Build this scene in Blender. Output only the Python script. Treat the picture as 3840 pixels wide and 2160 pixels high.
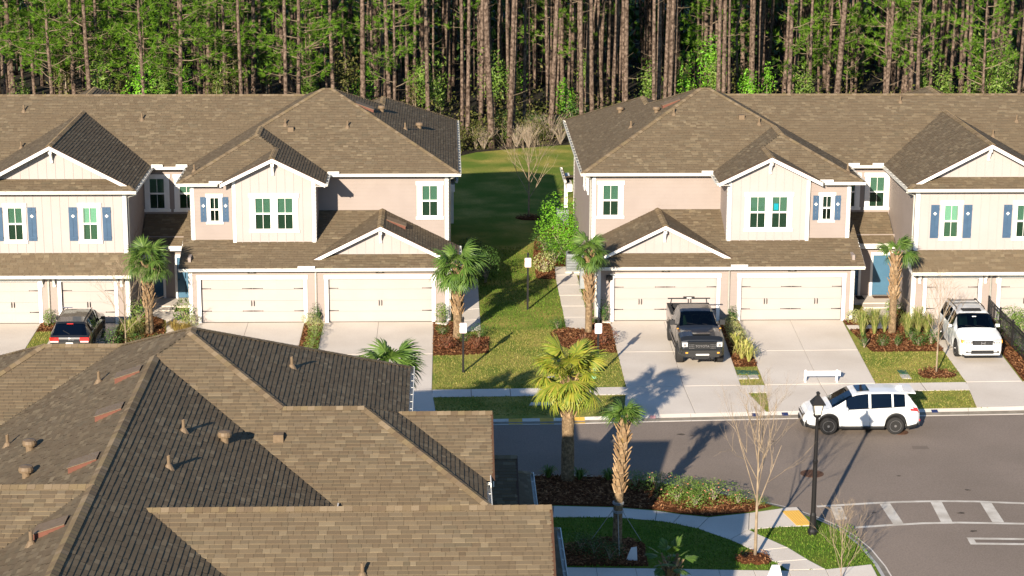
# Aerial view of a townhouse court beside a pine wood, late afternoon sun from behind the camera's left.
import bpy, math, random
from mathutils import Vector, Matrix
for o in list(bpy.data.objects):
    bpy.data.objects.remove(o)
S = bpy.context.scene
COL = S.collection
rnd = random.Random(11)
R = math.radians

# ------------------------------------------------------------------ camera, sky, sun, exposure
CAM = bpy.data.cameras.new('camera')
cam = bpy.data.objects.new('camera', CAM); COL.objects.link(cam)
def _cam():
    th, yaw, roll = R(14.267258), R(1.907227), 0.0042
    f = Vector((math.sin(yaw)*math.cos(th), math.cos(yaw)*math.cos(th), -math.sin(th)))
    r = Vector((math.cos(yaw), -math.sin(yaw), 0)); u = r.cross(f)
    c, s = math.cos(roll), math.sin(roll)
    r2 = c*r + s*u; u2 = -s*r + c*u
    m = Matrix((r2, u2, -f)).transposed().to_4x4()
    m.translation = (0, 0, 26.2)
    return m
cam.matrix_world = _cam()
CAM.sensor_width = 36.0; CAM.lens = 36*7900/3840
CAM.clip_start = 1; CAM.clip_end = 3000
S.camera = cam

SUN_AZ, SUN_EL = 20.0, 19.6          # shadows run 20 degrees to the right of straight back
W = bpy.data.worlds.new('World'); S.world = W; W.use_nodes = True
wn = W.node_tree; wn.nodes.clear()
sky = wn.nodes.new('ShaderNodeTexSky'); sky.sky_type = 'NISHITA'; sky.sun_disc = False
sky.sun_elevation = R(SUN_EL); sky.sun_rotation = R(180+SUN_AZ)
sky.air_density = 1.0; sky.dust_density = 0.1; sky.ozone_density = 5.0
bg = wn.nodes.new('ShaderNodeBackground'); bg.inputs['Strength'].default_value = 0.08
wo = wn.nodes.new('ShaderNodeOutputWorld')
wn.links.new(sky.outputs[0], bg.inputs[0]); wn.links.new(bg.outputs[0], wo.inputs[0])
SL = bpy.data.lights.new('sun', 'SUN'); SL.energy = 5.0; SL.angle = R(0.5); SL.color = (1.0, 0.88, 0.73)
sun = bpy.data.objects.new('sun', SL); COL.objects.link(sun)
_d = Vector((math.sin(R(SUN_AZ))*math.cos(R(SUN_EL)), math.cos(R(SUN_AZ))*math.cos(R(SUN_EL)), -math.sin(R(SUN_EL))))
sun.rotation_euler = _d.to_track_quat('-Z', 'Y').to_euler(); sun.location = (-20, -40, 60)
S.view_settings.view_transform = 'Standard'; S.view_settings.look = 'None'
S.view_settings.exposure = 1.05; S.view_settings.gamma = 1.0; S.view_settings.use_curve_mapping = False
S.render.engine = 'CYCLES'
S.cycles.max_bounces = 5; S.cycles.diffuse_bounces = 2; S.cycles.glossy_bounces = 2
S.cycles.transparent_max_bounces = 6; S.cycles.transmission_bounces = 2

# ------------------------------------------------------------------ materials
MATS = {}
def lin(h):
    h = h.lstrip('#'); o = []
    for i in (0, 2, 4):
        c = int(h[i:i+2], 16)/255; o.append(c/12.92 if c <= .04045 else ((c+.055)/1.055)**2.4)
    return tuple(o)
def pm(name, col, col2=None, scale=3.0, rough=.8, bump=0.0, bscale=40.0, metal=0.0, island=None, spec=.3, coat=0.0, detail=4.0, bias=(.35, .65), speck=None, coord='world', bdist=.01, trans=0.0):
    """procedural material: two noise-mixed colours, optional per-piece colour stops, optional bump"""
    m = bpy.data.materials.new(name); m.use_nodes = True
    nt = m.node_tree; b = nt.nodes['Principled BSDF']
    b.inputs['Roughness'].default_value = rough; b.inputs['Metallic'].default_value = metal
    b.inputs['Specular IOR Level'].default_value = spec; b.inputs['Coat Weight'].default_value = coat
    b.inputs['Coat Roughness'].default_value = .05
    geo = nt.nodes.new('ShaderNodeNewGeometry')
    if coord == 'world': pos = geo.outputs['Position']
    else: pos = nt.nodes.new('ShaderNodeTexCoord').outputs['Object']
    cur = None
    if island:
        oi = nt.nodes.new('ShaderNodeObjectInfo')
        ad = nt.nodes.new('ShaderNodeMath'); ad.operation = 'ADD'
        fr = nt.nodes.new('ShaderNodeMath'); fr.operation = 'FRACT'
        nt.links.new(geo.outputs['Random Per Island'], ad.inputs[0]); nt.links.new(oi.outputs['Random'], ad.inputs[1])
        nt.links.new(ad.outputs[0], fr.inputs[0])
        rp = nt.nodes.new('ShaderNodeValToRGB'); cr = rp.color_ramp
        while len(cr.elements) < len(island): cr.elements.new(.5)
        for i, c in enumerate(island):
            cr.elements[i].position = i/(len(island)-1) if len(island) > 1 else 0; cr.elements[i].color = (*c, 1)
        nt.links.new(fr.outputs[0], rp.inputs[0]); cur = rp.outputs[0]
    if col2 is not None:
        n = nt.nodes.new('ShaderNodeTexNoise'); n.inputs['Scale'].default_value = scale; n.inputs['Detail'].default_value = detail
        nt.links.new(pos, n.inputs['Vector'])
        mr = nt.nodes.new('ShaderNodeMapRange'); mr.inputs[1].default_value = bias[0]; mr.inputs[2].default_value = bias[1]
        nt.links.new(n.outputs['Fac'], mr.inputs[0])
        mx = nt.nodes.new('ShaderNodeMix'); mx.data_type = 'RGBA'
        if cur is None: mx.inputs[6].default_value = (*col, 1)
        else: nt.links.new(cur, mx.inputs[6])
        mx.inputs[7].default_value = (*col2, 1)
        nt.links.new(mr.outputs[0], mx.inputs[0]); cur = mx.outputs[2]
    if speck:
        v = nt.nodes.new('ShaderNodeTexNoise'); v.inputs['Scale'].default_value = speck[0]; v.inputs['Detail'].default_value = 2
        nt.links.new(pos, v.inputs['Vector'])
        mr = nt.nodes.new('ShaderNodeMapRange'); mr.inputs[1].default_value = .3; mr.inputs[2].default_value = .7
        mr.inputs[3].default_value = 1-speck[1]; mr.inputs[4].default_value = 1+speck[1]
        nt.links.new(v.outputs['Fac'], mr.inputs[0])
        hs = nt.nodes.new('ShaderNodeHueSaturation')
        nt.links.new(mr.outputs[0], hs.inputs['Value'])
        if cur is None: hs.inputs['Color'].default_value = (*col, 1)
        else: nt.links.new(cur, hs.inputs['Color'])
        cur = hs.outputs[0]
    if cur is None: b.inputs['Base Color'].default_value = (*col, 1)
    else: nt.links.new(cur, b.inputs['Base Color'])
    if bump:
        n2 = nt.nodes.new('ShaderNodeTexNoise'); n2.inputs['Scale'].default_value = bscale; n2.inputs['Detail'].default_value = 3
        nt.links.new(pos, n2.inputs['Vector'])
        bp = nt.nodes.new('ShaderNodeBump'); bp.inputs['Strength'].default_value = bump; bp.inputs['Distance'].default_value = bdist
        nt.links.new(n2.outputs['Fac'], bp.inputs['Height']); nt.links.new(bp.outputs[0], b.inputs['Normal'])
    if trans:                                     # thin leaves let light through
        tr = nt.nodes.new('ShaderNodeBsdfTranslucent'); ms = nt.nodes.new('ShaderNodeMixShader'); ms.inputs[0].default_value = trans
        if cur is None: tr.inputs[0].default_value = (*col, 1)
        else: nt.links.new(cur, tr.inputs[0])
        out = nt.nodes['Material Output']
        nt.links.new(b.outputs[0], ms.inputs[1]); nt.links.new(tr.outputs[0], ms.inputs[2]); nt.links.new(ms.outputs[0], out.inputs[0])
    MATS[name] = m
    return m
def glass_mat(name, tint, refl=.25, rough=.03):
    m = bpy.data.materials.new(name); m.use_nodes = True; nt = m.node_tree; nt.nodes.clear()
    out = nt.nodes.new('ShaderNodeOutputMaterial'); t = nt.nodes.new('ShaderNodeBsdfTransparent'); t.inputs[0].default_value = (*tint, 1)
    g = nt.nodes.new('ShaderNodeBsdfGlossy'); g.inputs['Roughness'].default_value = rough; g.inputs[0].default_value = (.9, .95, 1, 1)
    lw = nt.nodes.new('ShaderNodeLayerWeight'); lw.inputs[0].default_value = refl
    ms = nt.nodes.new('ShaderNodeMixShader')
    nt.links.new(lw.outputs['Fresnel'], ms.inputs[0]); nt.links.new(t.outputs[0], ms.inputs[1]); nt.links.new(g.outputs[0], ms.inputs[2])
    nt.links.new(ms.outputs[0], out.inputs[0]); MATS[name] = m; return m

M = MATS
pm('shingle', (.2, .16, .12), rough=.95, spec=.1, speck=(90, .16),
   island=[lin('594c3c'), lin('645644'), lin('6d5f4c'), lin('5b5040'), lin('83745c'), lin('665a48'), lin('5b5444'), lin('796d5a'), lin('615442'), lin('695e4b'), lin('908269'), lin('5f5443')],
   col2=lin('665947'), scale=.45, bias=(.05, .8))
pm('roof_base', lin('4b4336'), lin('564d3e'), 4, .95)
pm('ridge', (.2, .16, .12), rough=.95, spec=.1, speck=(90, .16), island=[lin('665744'), lin('7a6b50'), lin('71614b'), lin('86765f'), lin('645543')])
pm('taupe', lin('958981'), lin('91857d'), 1.2, .75, speck=(60, .03))
pm('cream', lin('a69d98'), lin('a29994'), 1.0, .75, speck=(60, .02))
pm('batten', lin('a29994'), rough=.75)
pm('garage_cream', lin('a79e98'), lin('a49b95'), .9, .6)
pm('white_trim', lin('e6e4de'), lin('dedbd4'), 2, .5)
pm('gutter_white', lin('d4d1c6'), lin('cdc9bd'), 3, .45)
pm('soffit', lin('d5cfc4'), rough=.7)
pm('drip', lin('4d3527'), lin('55402f'), 6, .6)
pm('shutter', lin('385068'), lin('3d566e'), 4, .6)
pm('diamond', lin('dcd8cc'), rough=.6)
pm('blue_door', lin('44687e'), lin('406379'), 2, .45)
pm('black_iron', (.012, .011, .011), rough=.45)
pm('blind', lin('d8ddcf'), rough=.7)
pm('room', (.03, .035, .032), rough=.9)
glass_mat('pane', (.52, .78, .68), .3); glass_mat('pane_screen', (.28, .42, .35), .25)
glass_mat('car_glass', (.10, .17, .15), .35); glass_mat('car_glass_dark', (.03, .05, .055), .4)
pm('vent', lin('6b5a45'), lin('75634d'), 9, .6)
pm('vent_top', lin('4c3f3a'), lin('54463f'), 5, .35, spec=.5)
pm('vent_red', lin('6b4233'), lin('633c2e'), 7, .6)
pm('concrete', lin('d2c8ba'), lin('c6bbac'), .35, .9, bump=.15, bscale=60, speck=(25, .05))
pm('concrete_light', lin('d6cdc0'), lin('cac0b2'), .4, .9, bump=.15, bscale=60, speck=(25, .05))
pm('joint', lin('8a8172'), lin('7a7163'), 3, .95)
pm('asphalt', lin('83766a'), lin('786c60'), .22, .95, bump=.35, bscale=70, speck=(18, .14), detail=8)
pm('asphalt_patch', lin('73675c'), lin('6d6258'), 1, .95, bump=.3, bscale=70, speck=(30, .14))
pm('oil', lin('3a332c'), lin('5c5247'), 6, .9)
pm('road_paint', lin('c9c3b7'), lin('a79e90'), 1.6, .8, speck=(30, .1), bias=(.4, .75))
pm('yellow_paint', lin('d3a94a'), lin('c39a45'), 3, .7)
pm('pink_paint', lin('c58f93'), lin('b98d86'), 9, .8)
pm('tactile', lin('d8ac50'), rough=.8)
pm('lawn', lin('a0934f'), lin('6c7a34'), .55, 1.0, bump=.6, bscale=28, bdist=.04, speck=(9, .2), detail=7, bias=(.36, .66), spec=.05)
pm('lawn_green', lin('4c6a24'), lin('6a7430'), .5, 1.0, bump=.6, bscale=28, bdist=.04, speck=(9, .2), detail=7, spec=.05)
pm('lawn_back', lin('5e6a26'), lin('7a7234'), .25, 1.0, bump=.6, bscale=28, bdist=.05, speck=(6, .16), detail=7, spec=.05)
pm('mulch', lin('5f3d27'), lin('472a1a'), 14, 1.0, bump=.9, bscale=30, bdist=.05, speck=(26, .3), spec=.05)
pm('chips', (.1, .05, .03), rough=1, spec=.05, island=[lin('6e452c'), lin('4a2d1c'), lin('8a5f3f'), lin('5a3823'), lin('a67a54'), lin('633c26')])
pm('blades', (.1, .1, .03), rough=.9, spec=.1, island=[lin('9a9150'), lin('6a7a30'), lin('b0a262'), lin('7d8238'), lin('55702a'), lin('a89a5a')], trans=.3)
pm('blades_green', (.1, .1, .03), rough=.9, spec=.1, island=[lin('557a24'), lin('6f8a34'), lin('42661e'), lin('829040'), lin('4d7022')], trans=.3)
pm('forest_floor', lin('2c2315'), lin('1f1c10'), 1.1, 1.0, bump=.8, bscale=12, bdist=.1, speck=(7, .3))
pm('pine_bark', lin('7a695c'), lin('40342c'), 5, 1.0, bump=1.0, bscale=14, bdist=.05, speck=(9, .25), spec=.05)
pm('pine_branch', lin('8b7c66'), lin('6a5c4a'), 3, 1.0)
pm('needles', (.05, .1, .01), rough=.75, spec=.2, island=[lin('5f8a1e'), lin('4a7418'), lin('74982c'), lin('3c6216'), lin('86a238')], trans=.35)
pm('palm_trunk', lin('8f7a5e'), lin('6c5a45'), 9, 1.0, bump=1.0, bscale=22, bdist=.05, speck=(16, .25), spec=.05)
pm('palm_boot', lin('a48b6a'), lin('84694c'), 6, 1.0, island=[lin('a8906f'), lin('8b7152'), lin('b89d7c')], spec=.05)
pm('palm_leaf', (.08, .12, .03), rough=.5, spec=.4, island=[lin('54722a'), lin('466324'), lin('678236'), lin('3d5a20'), lin('768c42')], trans=.25)
pm('palm_leaf_yellow', (.2, .2, .03), rough=.5, spec=.4, island=[lin('8c9632'), lin('7a8c2c'), lin('a59f3a'), lin('687f2a'), lin('b5a448')], trans=.25)
pm('palm_dead', lin('a88a50'), rough=.9, island=[lin('b89a52'), lin('9c7c48'), lin('c6a860')])
pm('leaf_bright', (.1, .2, .02), rough=.5, spec=.35, island=[lin('6fae22'), lin('5b981c'), lin('84bc34'), lin('4c8618'), lin('93c242')], trans=.3)
pm('leaf_dark', (.03, .06, .015), rough=.5, spec=.35, island=[lin('3a5a20'), lin('2d4a1a'), lin('49682a'), lin('557034')], trans=.2)
pm('leaf_mid', (.06, .1, .02), rough=.5, spec=.35, island=[lin('5f7d2a'), lin('4c6a22'), lin('738c38'), lin('82964a')], trans=.25)
pm('leaf_var', (.3, .3, .15), rough=.6, spec=.3, island=[lin('b5b57c'), lin('8f9a4e'), lin('c9c496'), lin('7a8a3c'), lin('a5aa66')], trans=.2)
pm('leaf_red', (.1, .04, .03), rough=.6, spec=.3, island=[lin('6e3a26'), lin('5a3420'), lin('874a30'), lin('6c5030'), lin('4c3020')], trans=.2)
pm('leaf_olive', (.08, .08, .03), rough=.7, spec=.2, island=[lin('565a28'), lin('465020'), lin('6a6a34'), lin('3c481e'), lin('777044'), lin('4a4626')], trans=.25)
pm('grass_tan', (.3, .25, .1), rough=.8, island=[lin('a08c4c'), lin('8a8240'), lin('b89a58'), lin('94783c')], trans=.3)
pm('grass_tuft', (.2, .2, .06), rough=.8, island=[lin('8a9448'), lin('6f8238'), lin('a0a05a'), lin('b5ab70'), lin('5d7430')], trans=.3)
pm('flax', (.3, .3, .1), rough=.6, island=[lin('b3ad5c'), lin('8f9844'), lin('cbbd78'), lin('a5a252')], trans=.25)
pm('twig', lin('a39584'), lin('84755f'), 4, .95)
pm('twig_pale', lin('97866f'), lin('7c6c59'), 4, .95)
pm('twig_red', lin('87654f'), lin('6e4f3e'), 4, .95)
pm('flower', lin('d86a4a'), rough=.7, island=[lin('e0785a'), lin('e8b08a'), lin('d2543c'), lin('efc9a8')])
pm('paint_white', lin('d9dad8'), rough=.3, spec=.5, coat=.6)
pm('paint_black', (.012, .013, .014), rough=.3, spec=.5, coat=.6)
pm('paint_grey', (.035, .035, .033), rough=.3, spec=.5, coat=.6, metal=.3)
pm('plastic_black', (.018, .018, .018), rough=.6)
pm('tyre', (.022, .021, .02), rough=.9)
pm('alloy', (.5, .5, .5), rough=.3, metal=.9)
pm('chrome', (.75, .75, .75), rough=.15, metal=1.0)
pm('headlamp', (.75, .75, .72), rough=.1, spec=.8, coat=1.0, metal=.4)
pm('tail_red', (.5, .012, .01), rough=.15, spec=.6, coat=1.0)
pm('tail_clear', (.8, .55, .5), rough=.15, coat=1.0)
pm('amber', (.8, .35, .05), rough=.2)
pm('seat_tan', lin('a09c7a'), rough=.8)
pm('sign_white', lin('e8e6e2'), rough=.5)
pm('sign_red', lin('c8382e'), rough=.6)
pm('print_grey', lin('8a8280'), rough=.6)
pm('print_orange', lin('e07a2a'), rough=.6)
pm('lamp_glass', lin('c9c2b4'), rough=.4)
pm('box_green', lin('7fae92'), lin('74a287'), 5, .6)
pm('lid_green', lin('2f5a48'), lin('2a5140'), 8, .7)
pm('lid_grey', lin('b9b4ab'), lin('a9a49a'), 8, .8)
pm('rust', lin('5e4230'), lin('4a3426'), 12, .85, bump=.4)
pm('marker_blue', lin('2a3358'), rough=.5)
pm('ac_grey', lin('8d9292'), lin('7f8585'), 4, .5)
pm('plate_dark', lin('3d382f'), rough=.5)
pm('mat_black', (.012, .012, .013), rough=1)
pm('mat_brown', lin('54402f'), rough=1)
pm('cyan_print', lin('2aa6c8'), rough=.6)
pm('wire', lin('9a9a96'), rough=.6)
pm('white_plastic', lin('dcdcdc'), rough=.5)
pm('clay', lin('a8613c'), lin('955233'), 5, .8)

# ------------------------------------------------------------------ mesh helpers
ORG = {}
class MB:
    """collects polygons; build() links them as ONE mesh object"""
    def __init__(s, tf=None, flip=False):
        s.v = []; s.f = []; s.tf = tf; s.flip = flip
    def add(s, pts, faces):
        n = len(s.v)
        s.v.extend([s.tf(*p) for p in pts] if s.tf else [tuple(p) for p in pts])
        s.f.extend([tuple(n+i for i in (reversed(f) if s.flip else f)) for f in faces])
    def poly(s, pts): s.add(pts, [range(len(pts))])
    def box(s, x0, x1, y0, y1, z0, z1):
        s.add([(x0,y0,z0),(x1,y0,z0),(x1,y1,z0),(x0,y1,z0),(x0,y0,z1),(x1,y0,z1),(x1,y1,z1),(x0,y1,z1)],
              [(3,2,1,0),(4,5,6,7),(0,1,5,4),(1,2,6,5),(2,3,7,6),(3,0,4,7)])
    def hexa(s, p):                                # 8 corners: bottom ring then top ring
        s.add(p, [(3,2,1,0),(4,5,6,7),(0,1,5,4),(1,2,6,5),(2,3,7,6),(3,0,4,7)])
    def prism(s, pts, z0, z1):
        n = len(pts)
        s.add([(p[0],p[1],z0) for p in pts]+[(p[0],p[1],z1) for p in pts],
              [tuple(reversed(range(n))), tuple(range(n,2*n))]+[(i,(i+1)%n,n+(i+1)%n,n+i) for i in range(n)])
    def tube(s, pts, rad, n=6, cap=True):
        pts = [Vector(p) for p in pts]
        if not hasattr(rad, '__len__'): rad = [rad]*len(pts)
        ring = []; vs = []
        for i, p in enumerate(pts):
            d = (pts[min(i+1,len(pts)-1)]-pts[max(i-1,0)])
            d = d.normalized() if d.length > 1e-9 else Vector((0,0,1))
            a = d.cross(Vector((0,0,1)) if abs(d.z) < .9 else Vector((1,0,0))).normalized(); b = d.cross(a)
            for k in range(n):
                t = 2*math.pi*k/n; vs.append(p + rad[i]*(math.cos(t)*a+math.sin(t)*b))
        fs = []
        for i in range(len(pts)-1):
            for k in range(n):
                k2 = (k+1)%n; fs.append((i*n+k, i*n+k2, (i+1)*n+k2, (i+1)*n+k))
        if cap: fs += [tuple(reversed(range(n))), tuple(range((len(pts)-1)*n, len(pts)*n))]
        s.add([tuple(v) for v in vs], fs)
    def lathe(s, prof, c=(0,0,0), n=16, axis='z'):
        vs = []
        for r, h in prof:
            for k in range(n):
                t = 2*math.pi*k/n; a, b = r*math.cos(t), r*math.sin(t)
                vs.append((c[0]+a, c[1]+b, c[2]+h) if axis == 'z' else ((c[0]+a, c[1]+h, c[2]+b) if axis == 'y' else (c[0]+h, c[1]+a, c[2]+b)))
        fs = []
        for i in range(len(prof)-1):
            for k in range(n):
                k2 = (k+1)%n; fs.append((i*n+k, i*n+k2, (i+1)*n+k2, (i+1)*n+k))
        fs += [tuple(reversed(range(n))), tuple(range((len(prof)-1)*n, len(prof)*n))]
        s.add(vs, fs)
    def build(s, name, mat, parent=None, smooth=False, local=False):
        """local=True: vertices are already in the parent's own coordinates"""
        o = Vector((0,0,0)) if (parent is None or local) else ORG.get(parent.name, Vector((0,0,0)))
        me = bpy.data.meshes.new(name)
        vs = s.v if o.length == 0 else [(v[0]-o.x, v[1]-o.y, v[2]-o.z) for v in s.v]
        me.from_pydata(vs, [], s.f)
        if smooth: me.polygons.foreach_set('use_smooth', [True]*len(me.polygons))
        me.materials.append(M[mat] if isinstance(mat, str) else mat)
        ob = bpy.data.objects.new(name, me); COL.objects.link(ob)
        if parent is not None:
            ob.parent = parent
            ORG[ob.name] = ORG.get(parent.name, Vector((0,0,0))) if not local else Vector((0,0,0))
        return ob
def tag(o, label, cat, group=None, kind=None):
    if label: o['label'] = label
    if cat: o['category'] = cat
    if group: o['group'] = group
    if kind: o['kind'] = kind
    return o
def thing(name, label, cat, loc=(0,0,0), rz=0.0, group=None, scale=1.0):
    o = bpy.data.objects.new(name, None); COL.objects.link(o)
    o.empty_display_size = .2
    o.location = loc; o.rotation_euler = (0,0,rz); o.scale = (scale,)*3 if not hasattr(scale, '__len__') else scale
    ORG[o.name] = Vector(loc)
    return tag(o, label, cat, group)
def share(name, me, parent):
    o = bpy.data.objects.new(name, me); COL.objects.link(o); o.parent = parent
    return o
def mesh_only(mb, name, mat, smooth=False):
    me = bpy.data.meshes.new(name); me.from_pydata(mb.v, [], mb.f); me.materials.append(M[mat])
    if smooth: me.polygons.foreach_set('use_smooth', [True]*len(me.polygons))
    return me
def struct(name, mb, mat, label=None):
    o = mb.build(name, mat); o['kind'] = 'structure'
    if label: o['label'] = label
    return o
def stuff(o): o['kind'] = 'stuff'; return o
def text_mesh(txt, size, mat, parent, name, M4, align='CENTER', ext=.004):
    """flat lettering turned into a mesh; M4 places it (x right, y up, z out)"""
    cu = bpy.data.curves.new(name, 'FONT'); cu.body = txt; cu.size = size; cu.extrude = ext
    cu.align_x = align; cu.align_y = 'CENTER'; cu.resolution_u = 2
    tmp = bpy.data.objects.new(name+'_tmp', cu); COL.objects.link(tmp)
    bpy.context.view_layer.update()
    me = bpy.data.meshes.new_from_object(tmp.evaluated_get(bpy.context.evaluated_depsgraph_get()))
    bpy.data.objects.remove(tmp); me.transform(M4); me.materials.clear(); me.materials.append(M[mat])
    o = bpy.data.objects.new(name, me); COL.objects.link(o)
    if parent is not None: o.parent = parent
    return o
def cross(poly, u, h):
    """where the line p.u = h crosses a plan polygon: sorted offsets along e"""
    e = (-u[1], u[0]); xs = []
    n = len(poly)
    for i in range(n):
        a, b = poly[i], poly[(i+1)%n]
        ha, hb = a[0]*u[0]+a[1]*u[1]-h, b[0]*u[0]+b[1]*u[1]-h
        if (ha < 0) != (hb < 0):
            t = ha/(ha-hb); p = (a[0]+t*(b[0]-a[0]), a[1]+t*(b[1]-a[1])); xs.append(p[0]*e[0]+p[1]*e[1])
    return sorted(xs)
# ------------------------------------------------------------------ townhouse rows (one builder, three rows)
# local coordinates: s = metres along the front from the end wall, d = metres back from the garage front, z up
SL_ = .49
def zEND(s,d): return 6.5+SL_*(s+.5)
def zFM(s,d): return 6.5+SL_*(d-3.57)
def zLEFT(s,d): return 6.5+SL_*(12.7-s)
def zBACK(s,d): return 14.47-SL_*d
def zFL(s,d): return 6.5+SL_*(d-5.45)
def zPF(s,d): return 6.5+SL_*(d-1.3)
def zPR(s,d): return 6.5+SL_*(s-5.8)
def zGL(s,d): return 7.71-SL_*(s-8.27)
def zBR(s,d): return 6.5+.53*(s-14.55)
def zBL(s,d): return 6.5+.53*(22.25-s)
def zSK(s,d): return 6.5+.4*(d+.45)
def zRL(s,d): return 8.411-SL_*(s-3.4)
def zRB(s,d): return 6.5+SL_*(18.7-d)
def zCR(s,d): return 9.15-SL_*(18.4-s)
def zCL(s,d): return 9.15-SL_*(s-18.4)
def zCB(s,d): return 9.15-SL_*(d-13.3)
def zSH(s,d): return 2.78+.4*(d+.4)
def zGRR(s,d): return 2.78+.5*(s+.5)
def zGRL(s,d): return 4.63-.5*(s-3.2)
def zENT(s,d): return 2.88+.55*(d-3.9)
def zEY(s,d): return 2.6+.93*(d+.9)
def zPO(s,d): return 3.35-.17*(d-18.2)
PLANES = [
 ('END', zEND, [(-.5,3.57),(5.85,9.92),(3.4,12.37),(3.4,14.8),(-.5,18.7)]),
 ('FM', zFM, [(-.5,3.57),(5.85,9.92),(6.35,9.92),(9.25,7.02),(5.8,3.57)]),
 ('LEFT', zLEFT, [(12.7,1.3),(9.25,4.75),(9.25,7.02),(6.35,9.92),(7.29,10.857),(12.7,5.45)]),
 ('BACK', zBACK, [(5.85,9.92),(6.35,9.92),(7.29,10.857),(26,10.857),(26,16.27),(7.3,16.27),(3.4,12.37)]),
 ('FL', zFL, [(12.7,5.45),(7.29,10.857),(26,10.857),(26,5.45)]),
 ('PF', zPF, [(12.7,1.3),(10.74,1.3),(8.27,3.77),(9.25,4.75)]),
 ('PR', zPR, [(5.8,1.1),(8.27,1.1),(8.27,3.77),(9.25,4.75),(9.25,7.02),(5.8,3.57)]),
 ('GL', zGL, [(8.27,1.1),(8.27,3.77),(10.74,1.3),(10.74,1.1)]),
 ('BR', zBR, [(14.55,-.45),(14.81,-.1),(18.4,-.1),(18.4,9.61),(14.55,5.45)]),
 ('BL', zBL, [(22.25,-.45),(21.99,-.1),(18.4,-.1),(18.4,9.61),(22.25,5.45)]),
 ('SK', zSK, [(14.55,-.45),(22.25,-.45),(21.55,.46),(15.25,.46)]),
 ('RL', zRL, [(3.4,12.37),(3.4,14.8),(7.3,18.7),(7.3,16.27)]),
 ('RB', zRB, [(-.5,18.7),(7.3,18.7),(3.4,14.8)]),
 ('CR', zCR, [(18.4,10.857),(18.4,13.3),(12.99,18.71),(12.99,16.27)]),
 ('CL', zCL, [(18.4,10.857),(18.4,13.3),(23.81,18.71),(23.81,16.27)]),
 ('CB', zCB, [(18.4,13.3),(12.99,18.71),(23.81,18.71)]),
 ('SH', zSH, [(-.5,-.4),(12.62,-.4),(12.62,4.07),(3.32,4.07),(6.05,.62),(.32,.62)]),
 ('GRR', zGRR, [(-.5,-.4),(-.02,.2),(3.2,.2),(3.2,4.07),(-.5,4.07)]),
 ('GRL', zGRL, [(3.2,.2),(3.2,4.07),(3.32,4.07),(6.42,.2)]),
 ('ENT', zENT, [(12.66,3.9),(14.95,3.9),(14.95,5.94),(12.66,5.94)]),
 ('EY', zEY, [(14.75,-.9),(26,-.9),(26,0),(14.75,0)]),
 ('PO', zPO, [(-.45,18.2),(5,18.2),(5,22),(-.45,22)]),
]
RIDGES = [((-.5,3.57),(5.85,9.92),zEND),((5.85,9.92),(6.35,9.92),zFM),((12.7,1.3),(9.25,4.75),zLEFT),((9.25,4.75),(9.25,7.02),zLEFT),((9.25,7.02),(6.35,9.92),zLEFT),
 ((7.29,10.857),(26,10.857),zFL),((8.27,1.1),(8.27,3.77),zGL),((18.4,-.1),(18.4,9.61),zBR),((14.55,-.45),(14.81,-.1),zBR),((22.25,-.45),(21.99,-.1),zBL),
 ((5.85,9.92),(3.4,12.37),zEND),((3.4,12.37),(3.4,14.8),zEND),((3.4,14.8),(-.5,18.7),zEND),((3.4,14.8),(7.3,18.7),zRB),((18.4,10.857),(18.4,13.3),zCR),((18.4,13.3),(12.99,18.71),zCR),((18.4,13.3),(23.81,18.71),zCL),
 ((3.2,.2),(3.2,4.07),zGRR),((-.5,-.4),(-.02,.2),zGRR)]
ROWH, TABW = .14, .26

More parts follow.
